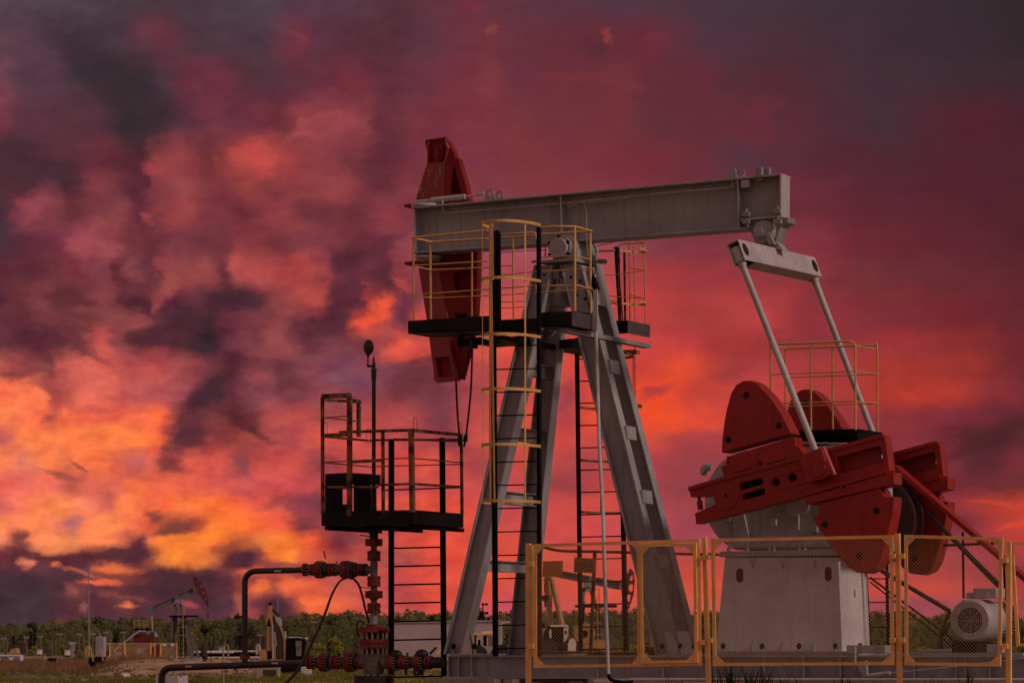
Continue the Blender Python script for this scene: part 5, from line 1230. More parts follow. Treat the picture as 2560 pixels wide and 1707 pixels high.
for i,(px,py,s) in enumerate([(28,1699,.5),(60,1698,.6),(118,1697,.45),(150,1695,.4),(520,1692,.5),(532,1698,.35),(546,1690,.28),(606,1692,.5),(1010,1684,.4),(372,1676,.3),(760,1692,.4),(420,1690,.25)]):
    Y=14168/(py-HZ+6); fr=depthframe(px,Y,0); m=MB(); k=len(m.v); m.ball(Vector((0,0,s*.25)),s,10,(1.5,.9,.55))
    for v_ in m.v: v_+=Vector((rs.uniform(-1,1),rs.uniform(-1,1),rs.uniform(-.6,.6)))*s*.09
    m.sm=[False]*len(m.sm); o=m.build('rubble_stone',ROCK); o.location=fr.o; tag(o,rlab[i],'stone','stones and clods on the field')
# grey electrical cabinet
fr=depthframe(440,62,.6); t=thing('electric_cabinet',fr,'two-toned grey cabinet below the bend of the low pipe','cabinet'); m=MB(); poly(m,fr,[(413,1688),(444,1688),(444,1760),(413,1760)],0,.2); m.build('door',STEEL,t,.004); 
m=MB(); a=fr.P(444.5,1688,0);b=fr.P(444.5,1760,0); m.slab([a,fr.P(469,1687.5,.35),fr.P(469,1760,.35),b],V*.1); m.build('side_panel',PALE,t,.004); m=MB(); 
for x in (419,437,455): m.box(fr.P(x,1686.5,.1),(.05,.04,.03))
m.build('cable_gland',STEELD,t)
fr=depthframe(394,64,.6); t=thing('electric_cabinet',fr,'narrow grey cabinet just left of the downturned low pipe','cabinet'); m=MB(); poly(m,fr,[(389,1687),(399,1687),(399,1760),(389,1760)],0,.2); m.build('door',STEEL,t,.004)
# gooseneck vent pipe
fr=depthframe(560,75,0.3); t=thing('gooseneck_pipe',fr,'pale hooked vent pipe standing behind the low brown pipe','pipe'); m=MB(); m.tube([fr.P(559,1730),fr.P(558,1622)]+[fr.P(564.5-6.5*math.cos(R(a)),1618-7.5*math.sin(R(a))) for a in (20,55,90,125,160)]+[fr.P(571,1622),fr.P(570,1650)],2.1*75/F,12); m.build('bent_tube',mat('rusty_pale_pipe',(.26,.20,.15),.7,var=.3,scale=9,rust=.2),t)
# small far wellhead
fr=depthframe(513,255,.5); t=thing('wellhead',fr,'small black far wellhead with a curved hose, right of the far pump jack','wellhead','wellheads of the oil field')
z=q7
m=MB(); a=fr.P; m.tube([a(*z((915,660))[0]),a(*z((915,350))[0])],.16,12); m.tube([a(*z((895,500))[0]),a(*z((895,350))[0])],.2,10); m.tube([a(*z((920,350))[0]),a(*z((918,190))[0])],.045,8); m.tube([a(*z((850,430))[0]),a(*z((850,560))[0])],.05,6); m.tube([a(*z((870,540))[0]),a(*z((960,560))[0])],.2,10); m.build('valve_stack',OIL,t)
m=MB(); m.tube([a(*z((915,200))[0]),a(*z((912,120))[0])],[.06,.18],10); m.ringplate(a(*z((872,105))[0]),V,.06,.16,.15,16); m.ball(a(*z((950,105))[0]),.15,10); m.build('stuffing_box',BLACK,t)
m=MB(); m.tube(smoothpath([a(*q) for q in z((960,70),(1010,80),(1050,130),(1062,210),(1050,320),(1030,440),(1005,500),(1015,560),(1040,650))],4),.03,8); m.build('hose_run',BLACK,t)
# long white pipes on racks
fr=depthframe(565,330,1.0); t=thing('pipe_stack',fr,'long pale pipes lying on dark racks behind the gooseneck pipe','pipes'); m=MB(); m.tube([fr.P(485,1629),fr.P(585,1629)],.13,10); m.tube([fr.P(486,1644),fr.P(655,1642)],.07,8); m.tube([fr.P(582,1627),fr.P(650,1627)],.07,8); m.build('pipe_lengths',WHITE,t)
m=MB(); poly(m,fr,[(484,1631.5),(650,1631),(650,1640),(484,1640)],.2,.5); poly(m,fr,[(486,1646),(560,1645),(560,1650),(486,1650)],.2,.5); m.build('rack',BLACK,t)
t,fr=boxthing('cottage',548,558,1617,1630,1000,6,PALE,'tiny pale cottage left of the gooseneck pipe','house'); t,fr=boxthing('barn',633,662,1592,1630,800,6,EXD,'dark blue-black barn behind the pole left of the excavator','barn')
# excavator
fr=depthframe(700,262,0); a=fr.P; t=thing('excavator',fr,'ochre and black excavator with raised folded arm between the brown pipe and the hose','excavator'); z=q2
def ex(name,mt,*pl,v=0,d=.5,bev=.02):
    m=MB()
    for pts in pl: m.slab([a(*q,v) for q in z(*pts)],V*d)
    return m.build(name,mt,t,bev,each=1)
ex('boom',EXD,[(578,425),(600,410),(625,500),(695,610),(735,720),(770,880),(778,1190),(640,1190),(640,950),(605,720),(578,560)],v=-.3,d=.6)
ex('boom_plate',PALE,[(610,410),(700,440),(735,500),(745,600),(700,605),(630,500)],v=-.1,d=.5)
ex('boom_edge_highlight',EXY,[(700,600),(740,625),(765,700),(792,860),(815,880),(812,1190),(780,1190),(775,880),(738,720)],[(594,900),(632,960),(636,1190),(590,1190)],v=-.35,d=.5)  # ochre strip on the right paints the highlight along the boom
ex('stick',EXY,[(505,200),(565,200),(572,400),(578,600),(545,1040),(480,1040),(478,560),(458,625),(456,480),(492,385)],v=-.9,d=.45)
ex('stick_tip',BLACK,[(508,185),(565,185),(565,225),(508,225)],[(500,500),(530,450),(552,600),(480,595)],[(470,1040),(568,1040),(560,1190),(480,1190)],v=-.95,d=.55)
m=MB(); m.tube([a(*z((575,560))[0],-1.0),a(*z((585,1190))[0],-1.0)],.06,8); m.tube([a(*z((612,700))[0],-.5),a(*z((640,960))[0],-.5)],.05,8); m.tube([a(*z((800,690))[0],-.2),a(*z((812,870))[0],-.2)],.08,8); m.build('hydraulic_ram',PALE,t)
m=MB(); m.tube([a(*z((585,290))[0],-.6),a(*z((650,360))[0],-.6),a(*z((705,425))[0],-.6)],[.14,.14,.16],8); m.build('boom_cylinder',EXD,t)
ex('cab',BLACK,[(830,830),(850,808),(1050,805),(1130,830),(1160,870),(1150,1000),(1120,1190),(815,1190)],v=-.4,d=1.6)
ex('window',GLASS,[(990,862),(1098,862),(1095,1132),(1000,1132)],v=-.43,d=.02,bev=0)
ex('cab_roof',WHITE,[(850,796),(1050,793),(1130,825),(1175,800),(1185,830),(1120,832),(1050,806),(850,810)],v=-.5,d=1.8)
ex('bucket',EXY,[(335,1200),(360,1050),(390,1015),(430,1015),(470,1060),(470,1200)],v=-1.4,d=.9)
ex('mirror_post',BLACK,[(1140,870),(1180,870),(1180,930),(1150,935)],v=-.8,d=.1)
ex('track',BLACK,[(680,1330),(960,1320),(1100,1330),(1100,1470),(1060,1510),(760,1500),(680,1480)],[(800,1190),(1120,1190),(1100,1330),(820,1330)],v=-.6,d=2.2,bev=.05)
m=MB(); m.tube([a(*z((672,385))[0]),a(*z((669,120))[0])],.045,8); m.tube([a(*z((674,225))[0]),a(*z((672,205))[0])],.07,8); m.build('antenna',STEELD,t)
m=MB(); m.tube([a(*q,-1.2) for q in z((298,1110),(292,960),(318,925),(345,960),(352,1110))],.09,8); m.build('tow_ring',PALE,t)
# concrete box and rubble ramp in front of the excavator
fr=depthframe(668,212,0); t=thing('concrete_box',fr,'weathered hollow concrete box beneath the low pipe, left of the excavator tracks','concrete block'); m=MB(); poly(m,fr,[(641,1667),(698,1666),(697,1697),(640,1698)],0,1.2); m.build('block',CONC,t,.02); m=MB(); poly(m,fr,[(658,1673),(691,1673),(691,1695),(658,1695)],-.02,.03); m.build('recess_shade',EXD,t)  # dark patch on the solid block's face stands for shade in its hollow
fr=depthframe(770,235,0); t=thing('concrete_slab',fr,'stack of thin pale slabs right of the excavator tracks','slabs'); m=MB()
for k in range(5): poly(m,fr,[(752+k*.5,1666+k*5.2),(776+k,1666+k*5.2),(777+k,1669.6+k*5.2),(752+k*.5,1669.6+k*5.2)],.0,.8)
m.build('slab_pile',WHITE,t)
# grey shed building, cab and anemometer behind the left legs
fr=depthframe(1090,330,0); t=thing('storage_building',fr,'long grey-mauve flat walled building behind the left legs of the pump jack','building')
m=MB(); poly(m,fr,[(984,1556),(1250,1552),(1250,1650),(984,1650)],0,5); m.build('wall',mat('mauve_cladding',(.36,.28,.28),.7,var=.08,scale=.5,streak=.2),t)
m=MB(); poly(m,fr,[(982,1553.5),(1253,1549.5),(1253,1552.5),(982,1556.5)],-.15,5.3); m.build('roof',PALE,t)
m=MB(); poly(m,fr,[(1251,1552),(1285,1551),(1285,1556),(1256,1558),(1256,1650),(1251,1650)],0,.4); m.build('porch_frame',PALE,t)
m=MB(); m.tube([fr.P(1221,1552,1),fr.P(1221,1540,1)],.09,10); m.build('flue',BLACK,t)
fr=depthframe(1205,300,1.8); t=thing('weather_mast',fr,'black weather mast with small cups above the grey building roof','mast'); z=q5
fr=depthframe(1205,331,(HZ-1552)/F*331+CAMZ); t.location=fr.o; m=MB(); a=fr.P
m.tube([a(*z((1480,190))[0]),a(*z((1483,60))[0])],.07,6); m.tube([a(*z((1478,68))[0]),a(*z((1545,66))[0])],.06,6); m.tube([a(*z((1410,134))[0]),a(*z((1485,134))[0])],.05,6); m.tube([a(*z((1470,175))[0]),a(*z((1418,338))[0])],.15,6); m.tube([a(*z((1480,175))[0]),a(*z((1492,338))[0])],.15,6); m.tube([a(*z((1490,195))[0]),a(*z((1560,208))[0])],.09,6)
for q in z((1545,64),(1412,134),(1555,206),(1485,64)): m.ball(a(*q),.14,8)
m.build('instrument_arm',BLACK,t)
fr=depthframe(1208,170,1.0); t=thing('loader_cab',fr,'yellow framed machine cab with white roof load behind the left leg foot','machine'); z=q5; a=fr.P
def bp(name,mt,*pl,v=0,d=.8):
    m=MB()
    for pts in pl: m.slab([a(*q,v) for q in z(*pts)],V*d)
    return m.build(name,mt,t,.01,each=1)
bp('roof',YELF,[(1312,542),(1650,536),(1650,560),(1312,562)],v=-.1,d=1.2); bp('cab_pillar',YELF,[(1378,560),(1396,560),(1396,750),(1378,750)],[(1550,560),(1566,560),(1566,750),(1550,750)],[(1550,560),(1650,556),(1650,580),(1550,584)],v=0,d=.1)
bp('dark_interior',BLACK,[(1345,565),(1378,565),(1378,750),(1345,750)],[(1490,570),(1550,570),(1550,750),(1490,740)],[(1400,640),(1445,640),(1450,740),(1400,740)],v=.6,d=.1); bp('window',GLASS,[(1568,590),(1650,590),(1650,750),(1568,750)],v=.3,d=.05)
bp('roof_load',WHITE,[(1460,520),(1520,500),(1650,500),(1650,536),(1460,536)],v=.1,d=.8); bp('body',STEEL,[(1340,755),(1930,748),(1925,880),(1345,890)],v=-.2,d=1.0)
bp('arm',YELF,[(770,720),(825,740),(820,790),(750,890),(725,885),(780,780)],v=0,d=.3)
m=MB()
for x in (1380,1800): m.lathe(a(*z((x,905))[0],-.25),V,[(0,0),(0,.55),(.4,.55),(.4,0)],20)
m.build('wheel',RUBBER,t)
# truck with pole crane and ochre tanker behind the yellow mesh
z=q3
fr=depthframe(1395,140,1.0); a=fr.P; t=thing('crane_truck',fr,'black and white truck with two leaning ochre crane poles behind the yellow mesh','truck')
bp('cab',BLACK,[(310,990),(540,985),(530,1365),(225,1365),(250,1060)],v=0,d=1.6); bp('cab_roof',WHITE,[(335,975),(605,970),(605,1000),(335,1002)],v=-.1,d=1.8); bp('window',WHITE,[(320,1040),(350,1040),(352,1170),(322,1170)],[(535,1000),(605,990),(608,1120),(560,1230),(535,1225)],v=-.05,d=.04)
bp('wheel_arch',WHITE,[(600,1365),(600,1260),(625,1200),(660,1172),(700,1190),(725,1240),(720,1365)],v=-.3,d=.8); bp('window',BLACK,[(560,1060),(585,1055),(590,1110),(565,1120)],v=-.08,d=.03)
m=MB(); m.tube([a(*z((290,245))[0],.6),a(*z((345,975))[0],.6)],.11,10); m.tube([a(*z((345,250))[0],.3),a(*z((515,975))[0],.3)],.11,10); m.tube([a(*z((265,252))[0],.5),a(*z((365,248))[0],.5)],.1,8); m.build('crane_pole',EXY,t)
m=MB(); m.tube([a(*z((290,330))[0],.1),a(*z((245,400))[0],.1),a(*z((262,530))[0],.1)],.025,6); m.tube([a(*z((262,530))[0],.1),a(*z((258,610))[0],.1)],.13,8); m.tube([a(*z((258,610))[0],.1),a(*z((264,700))[0],.1)],.05,6); m.tube([a(*z((357,330))[0],.1),a(*z((358,690))[0],.1)],.018,5); m.build('hook_block',BLACK,t)
m=MB()
for x in (330,640): m.lathe(a(*z((x,1385))[0],-.2),V,[(0,0),(0,.5),(.4,.5),(.4,0)],20)
m.build('wheel',RUBBER,t)
fr=depthframe(1455,150,1.0); a=fr.P; t=thing('loader',fr,'ochre round-nosed machine with low ochre drum behind the far ladder foot','machine')
m=MB(); c=a(*z((850,1110))[0]); m.lathe(c,V,[(0,.16),(0,.42),(.1,.46),(1.0,.46),(1.0,0)],24); m.slab([a(*q,.1) for q in z((690,1100),(690,1000),(750,980),(830,1000),(830,1200),(740,1210),(660,1080))],V*.9); m.build('body',EXY,t)
m=MB(); m.lathe(c+V*.3,V,[(0,0),(0,.17)],20); m.build('dark_grille',BLACK,t)
m=MB(); m.slab([a(*q,0) for q in z((980,1195),(1175,1192),(1170,1340),(930,1340),(920,1240))],V*.7); m.slab([a(*q,-.2) for q in z((800,1270),(1050,1250),(1055,1320),(800,1330))],V*.3); m.build('drum',WHITE if False else EXY,t)
# pale ochre cone
fr=depthframe(1636,60,1.0); t=thing('pipe_stand',fr,'tapered ochre stand behind the mesh gate at the right leg foot','stand'); m=MB(); b=fr.P(1636,1618); h=fr.P(1630,1556); m.tube([b,h],[.09,.03],12); m.build('cone',EXY,t); m=MB(); m.box(b-UP*.04,(.3,.2,.1)); m.box(b-UP*.3,(.2,.15,.5)); m.build('base',BLACK,t)


m=MB(); rs=random.Random(77)
for i in range(520):
    px=rs.uniform(150,1120); py=rs.uniform(1662,1706); Y=14168/(py-HZ); x=(px-CX)/F*Y; r_=rs.uniform(.05,.22); n0_=len(m.v); m.ball(Vector((x,Y,ghill(x,Y)+r_*.3)),r_,6,(rs.uniform(1,2),1,rs.uniform(.4,.8)))
m.sm=[False]*len(m.sm); tag(m.build('gravel_rubble',ROCK),'small clods and stones strewn over the dirt at lower left','rubble',kind='stuff')
# ================================================================ SKY (world, by direction), sun, camera
SKY={
0:'0:55424d 150:52424c 300:4b3a42 450:4a3640 640:50404a 780:57394a 910:593842 980:53303b 1100:63343f 1170:6c3340 1250:633542 1400:5a3542 1550:543744 1700:4e3540 1900:47353f 2100:41303a 2300:3d2e36 2560:35292d',
100:'0:5a3f4b 120:573c48 180:4a3641 280:47353f 354:5b3742 400:62333f 470:4f3640 640:4e3843 750:70343f 800:5b3340 880:55303a 960:552f38 1060:5c3643 1130:6a3340 1225:72343d 1260:68323f 1400:652f3a 1500:652d38 1640:6b2c39 1700:5c313e 1800:4f3440 1950:4c3039 2100:462f39 2300:3d2c35 2450:3a2b33 2560:35292d',
200:'0:70424f 60:583b47 130:553848 200:46333c 300:372b30 360:3a2c33 400:4e3440 450:66313d 540:6d3240 600:5a2e38 660:55333f 740:5e313d 800:68303d 870:73313c 980:60303c 1050:6a3340 1150:75333f 1230:7b363f 1300:6c3140 1390:71303a 1470:6c303b 1560:72323a 1640:632f3a 1750:652c38 1850:552e38 1930:572b35 2050:4e2e38 2150:462f38 2300:442e37 2450:3f2b33 2560:3d2a31',
300:'0:7a3a46 60:5c3541 150:58333e 230:56323d 280:4b313b 330:352a2f 400:402c34 470:553040 520:6f3341 580:683140 640:753340 700:6e2f3a 780:964249 850:984449 900:8a3c43 960:6a303c 1050:75333e 1150:7a3340 1280:78363b 1400:70323c 1530:73323a 1650:63303a 1750:642e38 1900:672d38 1980:5b2d38 2100:4f2d38 2200:462f38 2350:502832 2450:532430 2560:4c2430',
400:'0:4e333c 40:4b3038 100:5a323f 180:62313d 250:6e323d 350:5a2a33 384:984449 440:a04648 520:783539 600:b84b48 650:d8554a 700:b04847 800:8d3f44 880:7a3840 960:622c39 1050:75333f 1200:7b3642 1300:7c363b 1450:7a343c 1600:752f38 1750:6a2f39 1850:58323f 1950:5a2f3a 2100:552933 2250:502832 2400:522530 2560:50262f',
470:'0:55303b 60:58303a 130:47303a 170:5c2c37 250:8c4248 330:66303d 400:8b4046 460:a04a4c 550:833a40 620:a04645 680:8c3f44 760:9a4548 850:9a4448 940:6a2e39 1020:80383f 1200:7f3a42 1400:82393e 1600:7a3140 1800:6a303f 2000:6c2d3a 2200:582835 2400:54242f 2560:52252f',
520:'0:50343f 40:6a3542 85:a04855 120:8d4048 180:72353c 240:7c3a40 300:8e464b 350:6a3040 420:9a4548 470:a8484a 540:833b42 600:702c38 700:9a4447 780:7a3840 880:6e3039 960:8a3c43 1030:7a3540 1250:86404a 1600:753340 2000:6b2c38 2200:5e2833 2560:51242e',
600:'0:50363f 40:58333f 90:6b3240 140:80384a 180:a04a58 230:ad5258 270:a04c50 310:7c383f 400:6f323c 450:84404a 520:7a3a40 600:8a3c43 640:88383f 700:7c363f 780:88404a 850:78343f 920:70303c 1020:90434a 1100:85404a 1300:a04f5e 1500:9c4652 1700:7c3640 2000:85353e 2150:6e2a36 2300:652732 2400:602732 2560:55242e',
680:'0:5e2c38 50:66303b 120:73363c 190:80383f 270:88404a 290:6a3036 330:90484a 380:6c3540 410:a04a4c 460:98484a 500:a85052 550:733640 590:b85552 640:c25250 700:b04648 760:c04a4a 800:a04546 850:6c343e 930:6a303c 970:502a36 1000:8a3a3f 1100:94404c 1300:a84a50 1500:b04848 1650:a53c3e 1760:9a383e 2000:8a363c 2150:723135 2300:6a2d35 2450:652a33 2560:60272f',
750:'0:5c2c38 50:70373b 110:8a4448 150:6a3538 210:7a3a40 250:8a4246 340:5c2c36 400:a04a4c 440:5e2c3c 490:6a3440 560:4c2a34 640:55303c 700:a04a4b 780:b54a48 830:5e2a38 895:602e3a 925:d84e3c 960:e0523c 985:8a3c46 1020:703644 1100:b04c50 1300:c85048 1480:cf4a42 1600:c04040 1750:a93c3c 1900:b04040 2050:88323a 2250:7a2f32 2400:702a30 2560:662830',
800:'0:6a3340 100:75383f 200:80403f 280:92484a 350:95484c 400:6e3640 450:4e2a36 520:3e2830 560:783644 620:7a3a44 680:9a4a4a 740:70343f 800:552a33 860:60303a 890:d0483c 915:ff5a3c 960:b04845 1010:6a3440 1060:d04a44 1120:e85040 1250:d8504a 1300:cc4a42 1450:c84844 1600:b84040 1750:a83c3c 1900:b84040 2050:90343a 2250:7c3036 2400:74282f 2560:682930',
850:'0:6a343b 80:5e2c38 150:602e36 200:7a3a3e 260:d05850 300:90464a 350:5c2c36 420:552833 500:33282c 540:5c2e3a 600:7a3a46 640:7a3a44 690:9c4c4c 760:6a3440 820:80404a 900:75383f 960:b04a46 1010:e05544 1060:b84846 1120:8a404a 1200:c84c48 1260:e05040 1400:cc4844 1500:d04840 1700:c04040 1800:a83838 2050:8d343a 2250:9a3438 2400:8a302f 2560:702830',
920:'0:b8584c 30:a84c48 70:8c4042 120:7a3c3c 150:c05850 190:e06a5a 250:d05c50 330:b84e4c 400:c04e4c 460:a04a4c 520:75383f 580:5c2a34 640:a04a50 700:6a363f 780:8a4450 860:7c4254 960:80404c 1050:6a3238 1120:8a4048 1200:b44848 1300:d04c40 1400:e8523c 1450:c84440 1600:cc4438 1700:e04c30 1838:a03c3c 1900:b04040 2050:a83c3a 2250:a83830 2400:9a3430 2560:702a30',
980:'0:ff7048 60:ff7a50 100:f87850 120:b04a44 170:b05048 210:e06a58 280:dd6455 350:b85250 410:b85054 450:a04c54 490:55303c 530:3f2730 580:6a3038 620:7d404c 680:85424c 740:7e3e44 820:90474c 900:86404c 1000:7a3a40 1100:84404c 1200:a84448 1300:d84c44 1420:b04448 1500:e04c34 1640:f04c28 1750:c8443a 1900:c44440 2050:a83c3a 2250:b0382e 2350:b83c30 2500:8a3035 2560:7a2c34',
1040:'0:ff9050 60:ff7850 100:ff6e4a 130:d05c48 160:fa7048 220:e86048 280:ec6048 340:f06848 390:ff6c40 430:a04440 450:6e3438 500:7a383c 540:7a3838 580:5a282e 620:6a3036 680:b8504c 740:b84a48 820:a04848 900:b84c48 1000:b04848 1100:7a3a44 1200:c04c48 1300:d8503c 1400:b44448 1500:e84e30 1650:f05028 1760:c84840 2000:a03c3c 2250:8c3236 2400:7c2e36 2560:602830',
1090:'0:c05a54 20:e06850 80:ff8048 150:ff8850 170:ff6c40 230:ff7e48 290:ff8048 340:ff7e40 380:ff6a40 420:b04840 450:58303a 500:6c3238 530:b84a44 560:983e3c 600:98403c 650:a04444 720:b84e50 800:d05048 880:d05048 960:c04c48 1050:a84448 1130:904044 1200:c85048 1300:dc4e3c 1450:c84844 1600:d04c3c 1750:a84044 1950:983c40 2150:8a3640 2250:88323a 2400:6c2c33 2480:4c2428 2560:5a2a30',
1150:'0:ff9850 30:f88058 70:e07860 100:ff8c50 130:ff7c48 170:e07048 200:ff7c48 240:f87040 290:e0644c 330:b85858 380:d86050 410:b05044 440:a04844 470:e05c48 540:cc5048 600:9a4848 640:c04c44 720:d05048 800:9a4448 900:b84844 1000:d84c44 1100:d05044 1200:a84448 1300:d04c44 1450:b04848 1600:b84444 1750:984044 2000:903c42 2200:8c3a42 2380:7a3038 2450:582830 2560:7c3038',
1210:'0:e86050 60:e8685c 120:e86858 170:c85c50 230:d86450 290:e06450 330:f07040 400:ec6448 470:e86048 540:d85850 620:cc5450 700:d05050 760:c04c4c 1000:c04c4c 1100:c84c48 1300:c84c4c 1400:9c4048 1550:c04440 1650:9c4048 1750:904048 2350:7c3040 2450:6e2c34 2560:70302f',
1260:'0:e06c60 50:ff7c60 100:ff8c50 140:ffa050 180:ff8c58 230:f07860 260:d86458 300:ff8850 360:f87048 420:ff6c40 470:ff7840 520:ff7038 580:ff6c38 640:e85c48 760:a04448 800:8a3c48 900:d05048 1100:e8543c 1300:c84c4c 1500:d04c44 1650:a04448 2350:843440 2450:a83c34 2500:b84030 2560:c04030',
1310:'0:f88c50 50:ff8c58 100:ff9850 150:f88060 180:c87068 220:ff9050 270:ffa050 330:ff7850 370:e05c40 410:9c4c3c 450:7c4038 490:c05038 530:ff8038 600:ff7834 640:ff6c38 700:f05c40 760:7c383c 850:b84848 1000:a84448 1100:e0503c 1300:cc4c48 1450:d04c48 1600:c04c50 1750:9c4450 2250:7c3c50 2400:78303c 2500:b03c38 2560:c04438',
1350:'0:ffb060 30:c86050 60:6c3838 90:ffa060 130:ffb058 180:e08050 220:ff8058 280:ff8c50 330:a85048 350:703438 370:e07048 410:fa7c38 470:ff8c34 500:fa7a34 540:ff7038 590:b05038 640:d06840 680:ff8838 720:ff8030 760:f86038 850:802e38 900:b84c44 1100:e8503c 1200:d85040 1450:d04c48 1600:c84c48 1700:a84450 2250:7c4050 2400:903844 2560:b84038',
1390:'0:6c3038 30:582e34 60:c06048 90:602e34 140:5c2e34 180:643238 220:5c2e34 260:703438 290:582c34 340:5a2e34 370:a05040 400:e07840 440:e87438 490:f07c3c 530:d06c40 570:5c2e34 620:502c34 680:c85838 720:ff8838 760:d0583c 850:b04840 1000:b05048 1100:e8503c 1350:e85840 1450:d85048 1600:d8503c 1700:c84c48 2250:9c4448 2400:a84448 2560:a03c40',
1430:'0:503038 60:502e36 110:703840 150:5c3038 210:6c3840 250:a04c40 290:a85040 340:984840 380:6c3838 430:502c34 520:502c34 570:6a3438 620:e86440 680:c05840 750:983c40 850:a04848 1100:e05040 1300:e85838 1500:d84c44 1700:d04c44 2300:c04844 2450:a04040 2560:8c3840',
1470:'0:482d35 80:482d35 140:542d35 170:6c3840 200:7a4040 230:5c3038 300:6c3838 340:5c3036 380:482a33 480:482a33 560:5a2e38 600:8a3c38 640:f87040 680:a85040 720:f86c40 770:e86040 850:c85848 1000:b84848 1100:e0503c 1300:d05048 1500:e85840 1700:e05440 2300:d04c44 2450:b84848 2560:a84040',
1510:'0:433037 100:453037 150:542f38 200:5c3038 230:5a2e38 280:5c3038 320:6c3c3c 340:5c3038 400:542d38 440:603038 480:5a3038 520:4c2c36 570:58303c 593:a85850 650:7c3840 700:502c38 740:a04840 780:ff6c40 830:e86440 900:d85848 1000:b84c48 1100:e05040 1300:c8505c 1500:e05848 1700:d85850 2300:a84858 2450:a05050 2560:984448',
1560:'0:433038 100:463038 160:5a3038 250:50303a 350:50303a 450:58303a 550:52303a 610:b84848 680:4c2c38 760:502c38 830:b04c44 900:d05848 1000:e05c4c 1300:d05860 1500:d86058 1700:d05860 2560:a05058'}
W=bpy.data.worlds.new('World'); scene.world=W; W.use_nodes=True; nt=W.node_tree; nt.nodes.clear(); N=nt.nodes.new; K=nt.links.new
def mth(op,a,b=None,c=None,clamp=False):
    n=N('ShaderNodeMath'); n.operation=op; n.use_clamp=clamp
    for i,q in enumerate((a,b,c)):
        if q is None: continue
        if isinstance(q,(int,float)): n.inputs[i].default_value=q
        else: K(q,n.inputs[i])
    return n.outputs[0]
def mrange(v,a,b,c=0,d=1,smooth=False):
    n=N('ShaderNodeMapRange'); n.inputs[1].default_value=a; n.inputs[2].default_value=b; n.inputs[3].default_value=c; n.inputs[4].default_value=d
    if smooth: n.interpolation_type='SMOOTHSTEP'
    K(v,n.inputs[0]); return n.outputs[0]
tc=N('ShaderNodeTexCoord'); sx=N('ShaderNodeSeparateXYZ'); K(tc.outputs['Generated'],sx.inputs[0])
X,Y_,Z_=sx.outputs
az=mth('ARCTAN2',X,Y_); hyp=mth('SQRT',mth('ADD',mth('MULTIPLY',X,X),mth('MULTIPLY',Y_,Y_))); el=mth('ARCTAN2',Z_,hyp)
cb=N('ShaderNodeCombineXYZ'); K(mth('MULTIPLY_ADD',el,.35,az),cb.inputs[0]); K(mth('MULTIPLY_ADD',az,-.25,mth('MULTIPLY',el,1.75)),cb.inputs[1])
def wn(scale,det,off,rough=.55):
    mp=N('ShaderNodeVectorMath'); mp.operation='ADD'; mp.inputs[1].default_value=(off,off*.7,off*.3); K(cb.outputs[0],mp.inputs[0])
    n=N('ShaderNodeTexNoise'); n.inputs['Scale'].default_value=scale; n.inputs['Detail'].default_value=det; n.inputs['Roughness'].default_value=rough; K(mp.outputs[0],n.inputs[0]); return n
nA=wn(80,9,0,.60); sA=N('ShaderNodeSeparateColor'); K(nA.outputs['Color'],sA.inputs[0])
nB=wn(330,5,5,.6); sB=N('ShaderNodeSeparateColor'); K(nB.outputs['Color'],sB.inputs[0])
FS=F*1.006
px=mth('MULTIPLY_ADD',az,FS,CX); py=mth('MULTIPLY_ADD',el,-FS*1.006,HZ)
low=mrange(py,500,1300,.55,1.0)
ampx=62; ampy=38
wl=mrange(py,700,1050,1,.62,True)
pxw=mth('ADD',px,mth('ADD',mth('MULTIPLY',mth('MULTIPLY',mth('SUBTRACT',sA.outputs[0],.5),ampx*2),wl),mth('MULTIPLY',mth('SUBTRACT',sB.outputs[0],.5),26)))
pyw=mth('ADD',py,mth('ADD',mth('MULTIPLY',mth('MULTIPLY',mth('SUBTRACT',sA.outputs[1],.5),ampy*2),wl),mth('MULTIPLY',mth('SUBTRACT',sB.outputs[1],.5),14)))
u_=mth('DIVIDE',pxw,2560.0)
# cloud wisps
cv=N('ShaderNodeCombineXYZ'); K(mth('ADD',pxw,mth('MULTIPLY',mth('SUBTRACT',sB.outputs[2],.5),30)),cv.inputs[0]); K(pyw,cv.inputs[1])
nC=wn(110,7,11,.57); nC.inputs['Distortion'].default_value=.15
nE=wn(230,5,23,.55); nE.inputs['Distortion'].default_value=.15
amp=mrange(px,900,1500,.27,.10,True); dv=mth('MULTIPLY_ADD',mth('SUBTRACT',mrange(mth('ADD',mth('MULTIPLY',nC.outputs[0],.78),mth('MULTIPLY',nE.outputs[0],.22)),.3,.7),.5),mth('MULTIPLY',mth('MULTIPLY',amp,mrange(py,450,900,.55,1)),2),1.0)
dim=mth('MULTIPLY',mth('MULTIPLY',mrange(px,1050,700,0,1,True),mrange(py,300,420,0,1,True)),mrange(py,900,760,0,1,True))
det=mth('MULTIPLY',dv,mth('MULTIPLY_ADD',dim,-.14,SKYG))
cr3=N('ShaderNodeCombineXYZ'); K(det,cr3.inputs[0]); K(mth('MULTIPLY',det,mth('POWER',dv,.35)),cr3.inputs[1]); K(mth('MULTIPLY',det,mth('POWER',dv,-.25)),cr3.inputs[2]); det3=cr3.outputs[0]
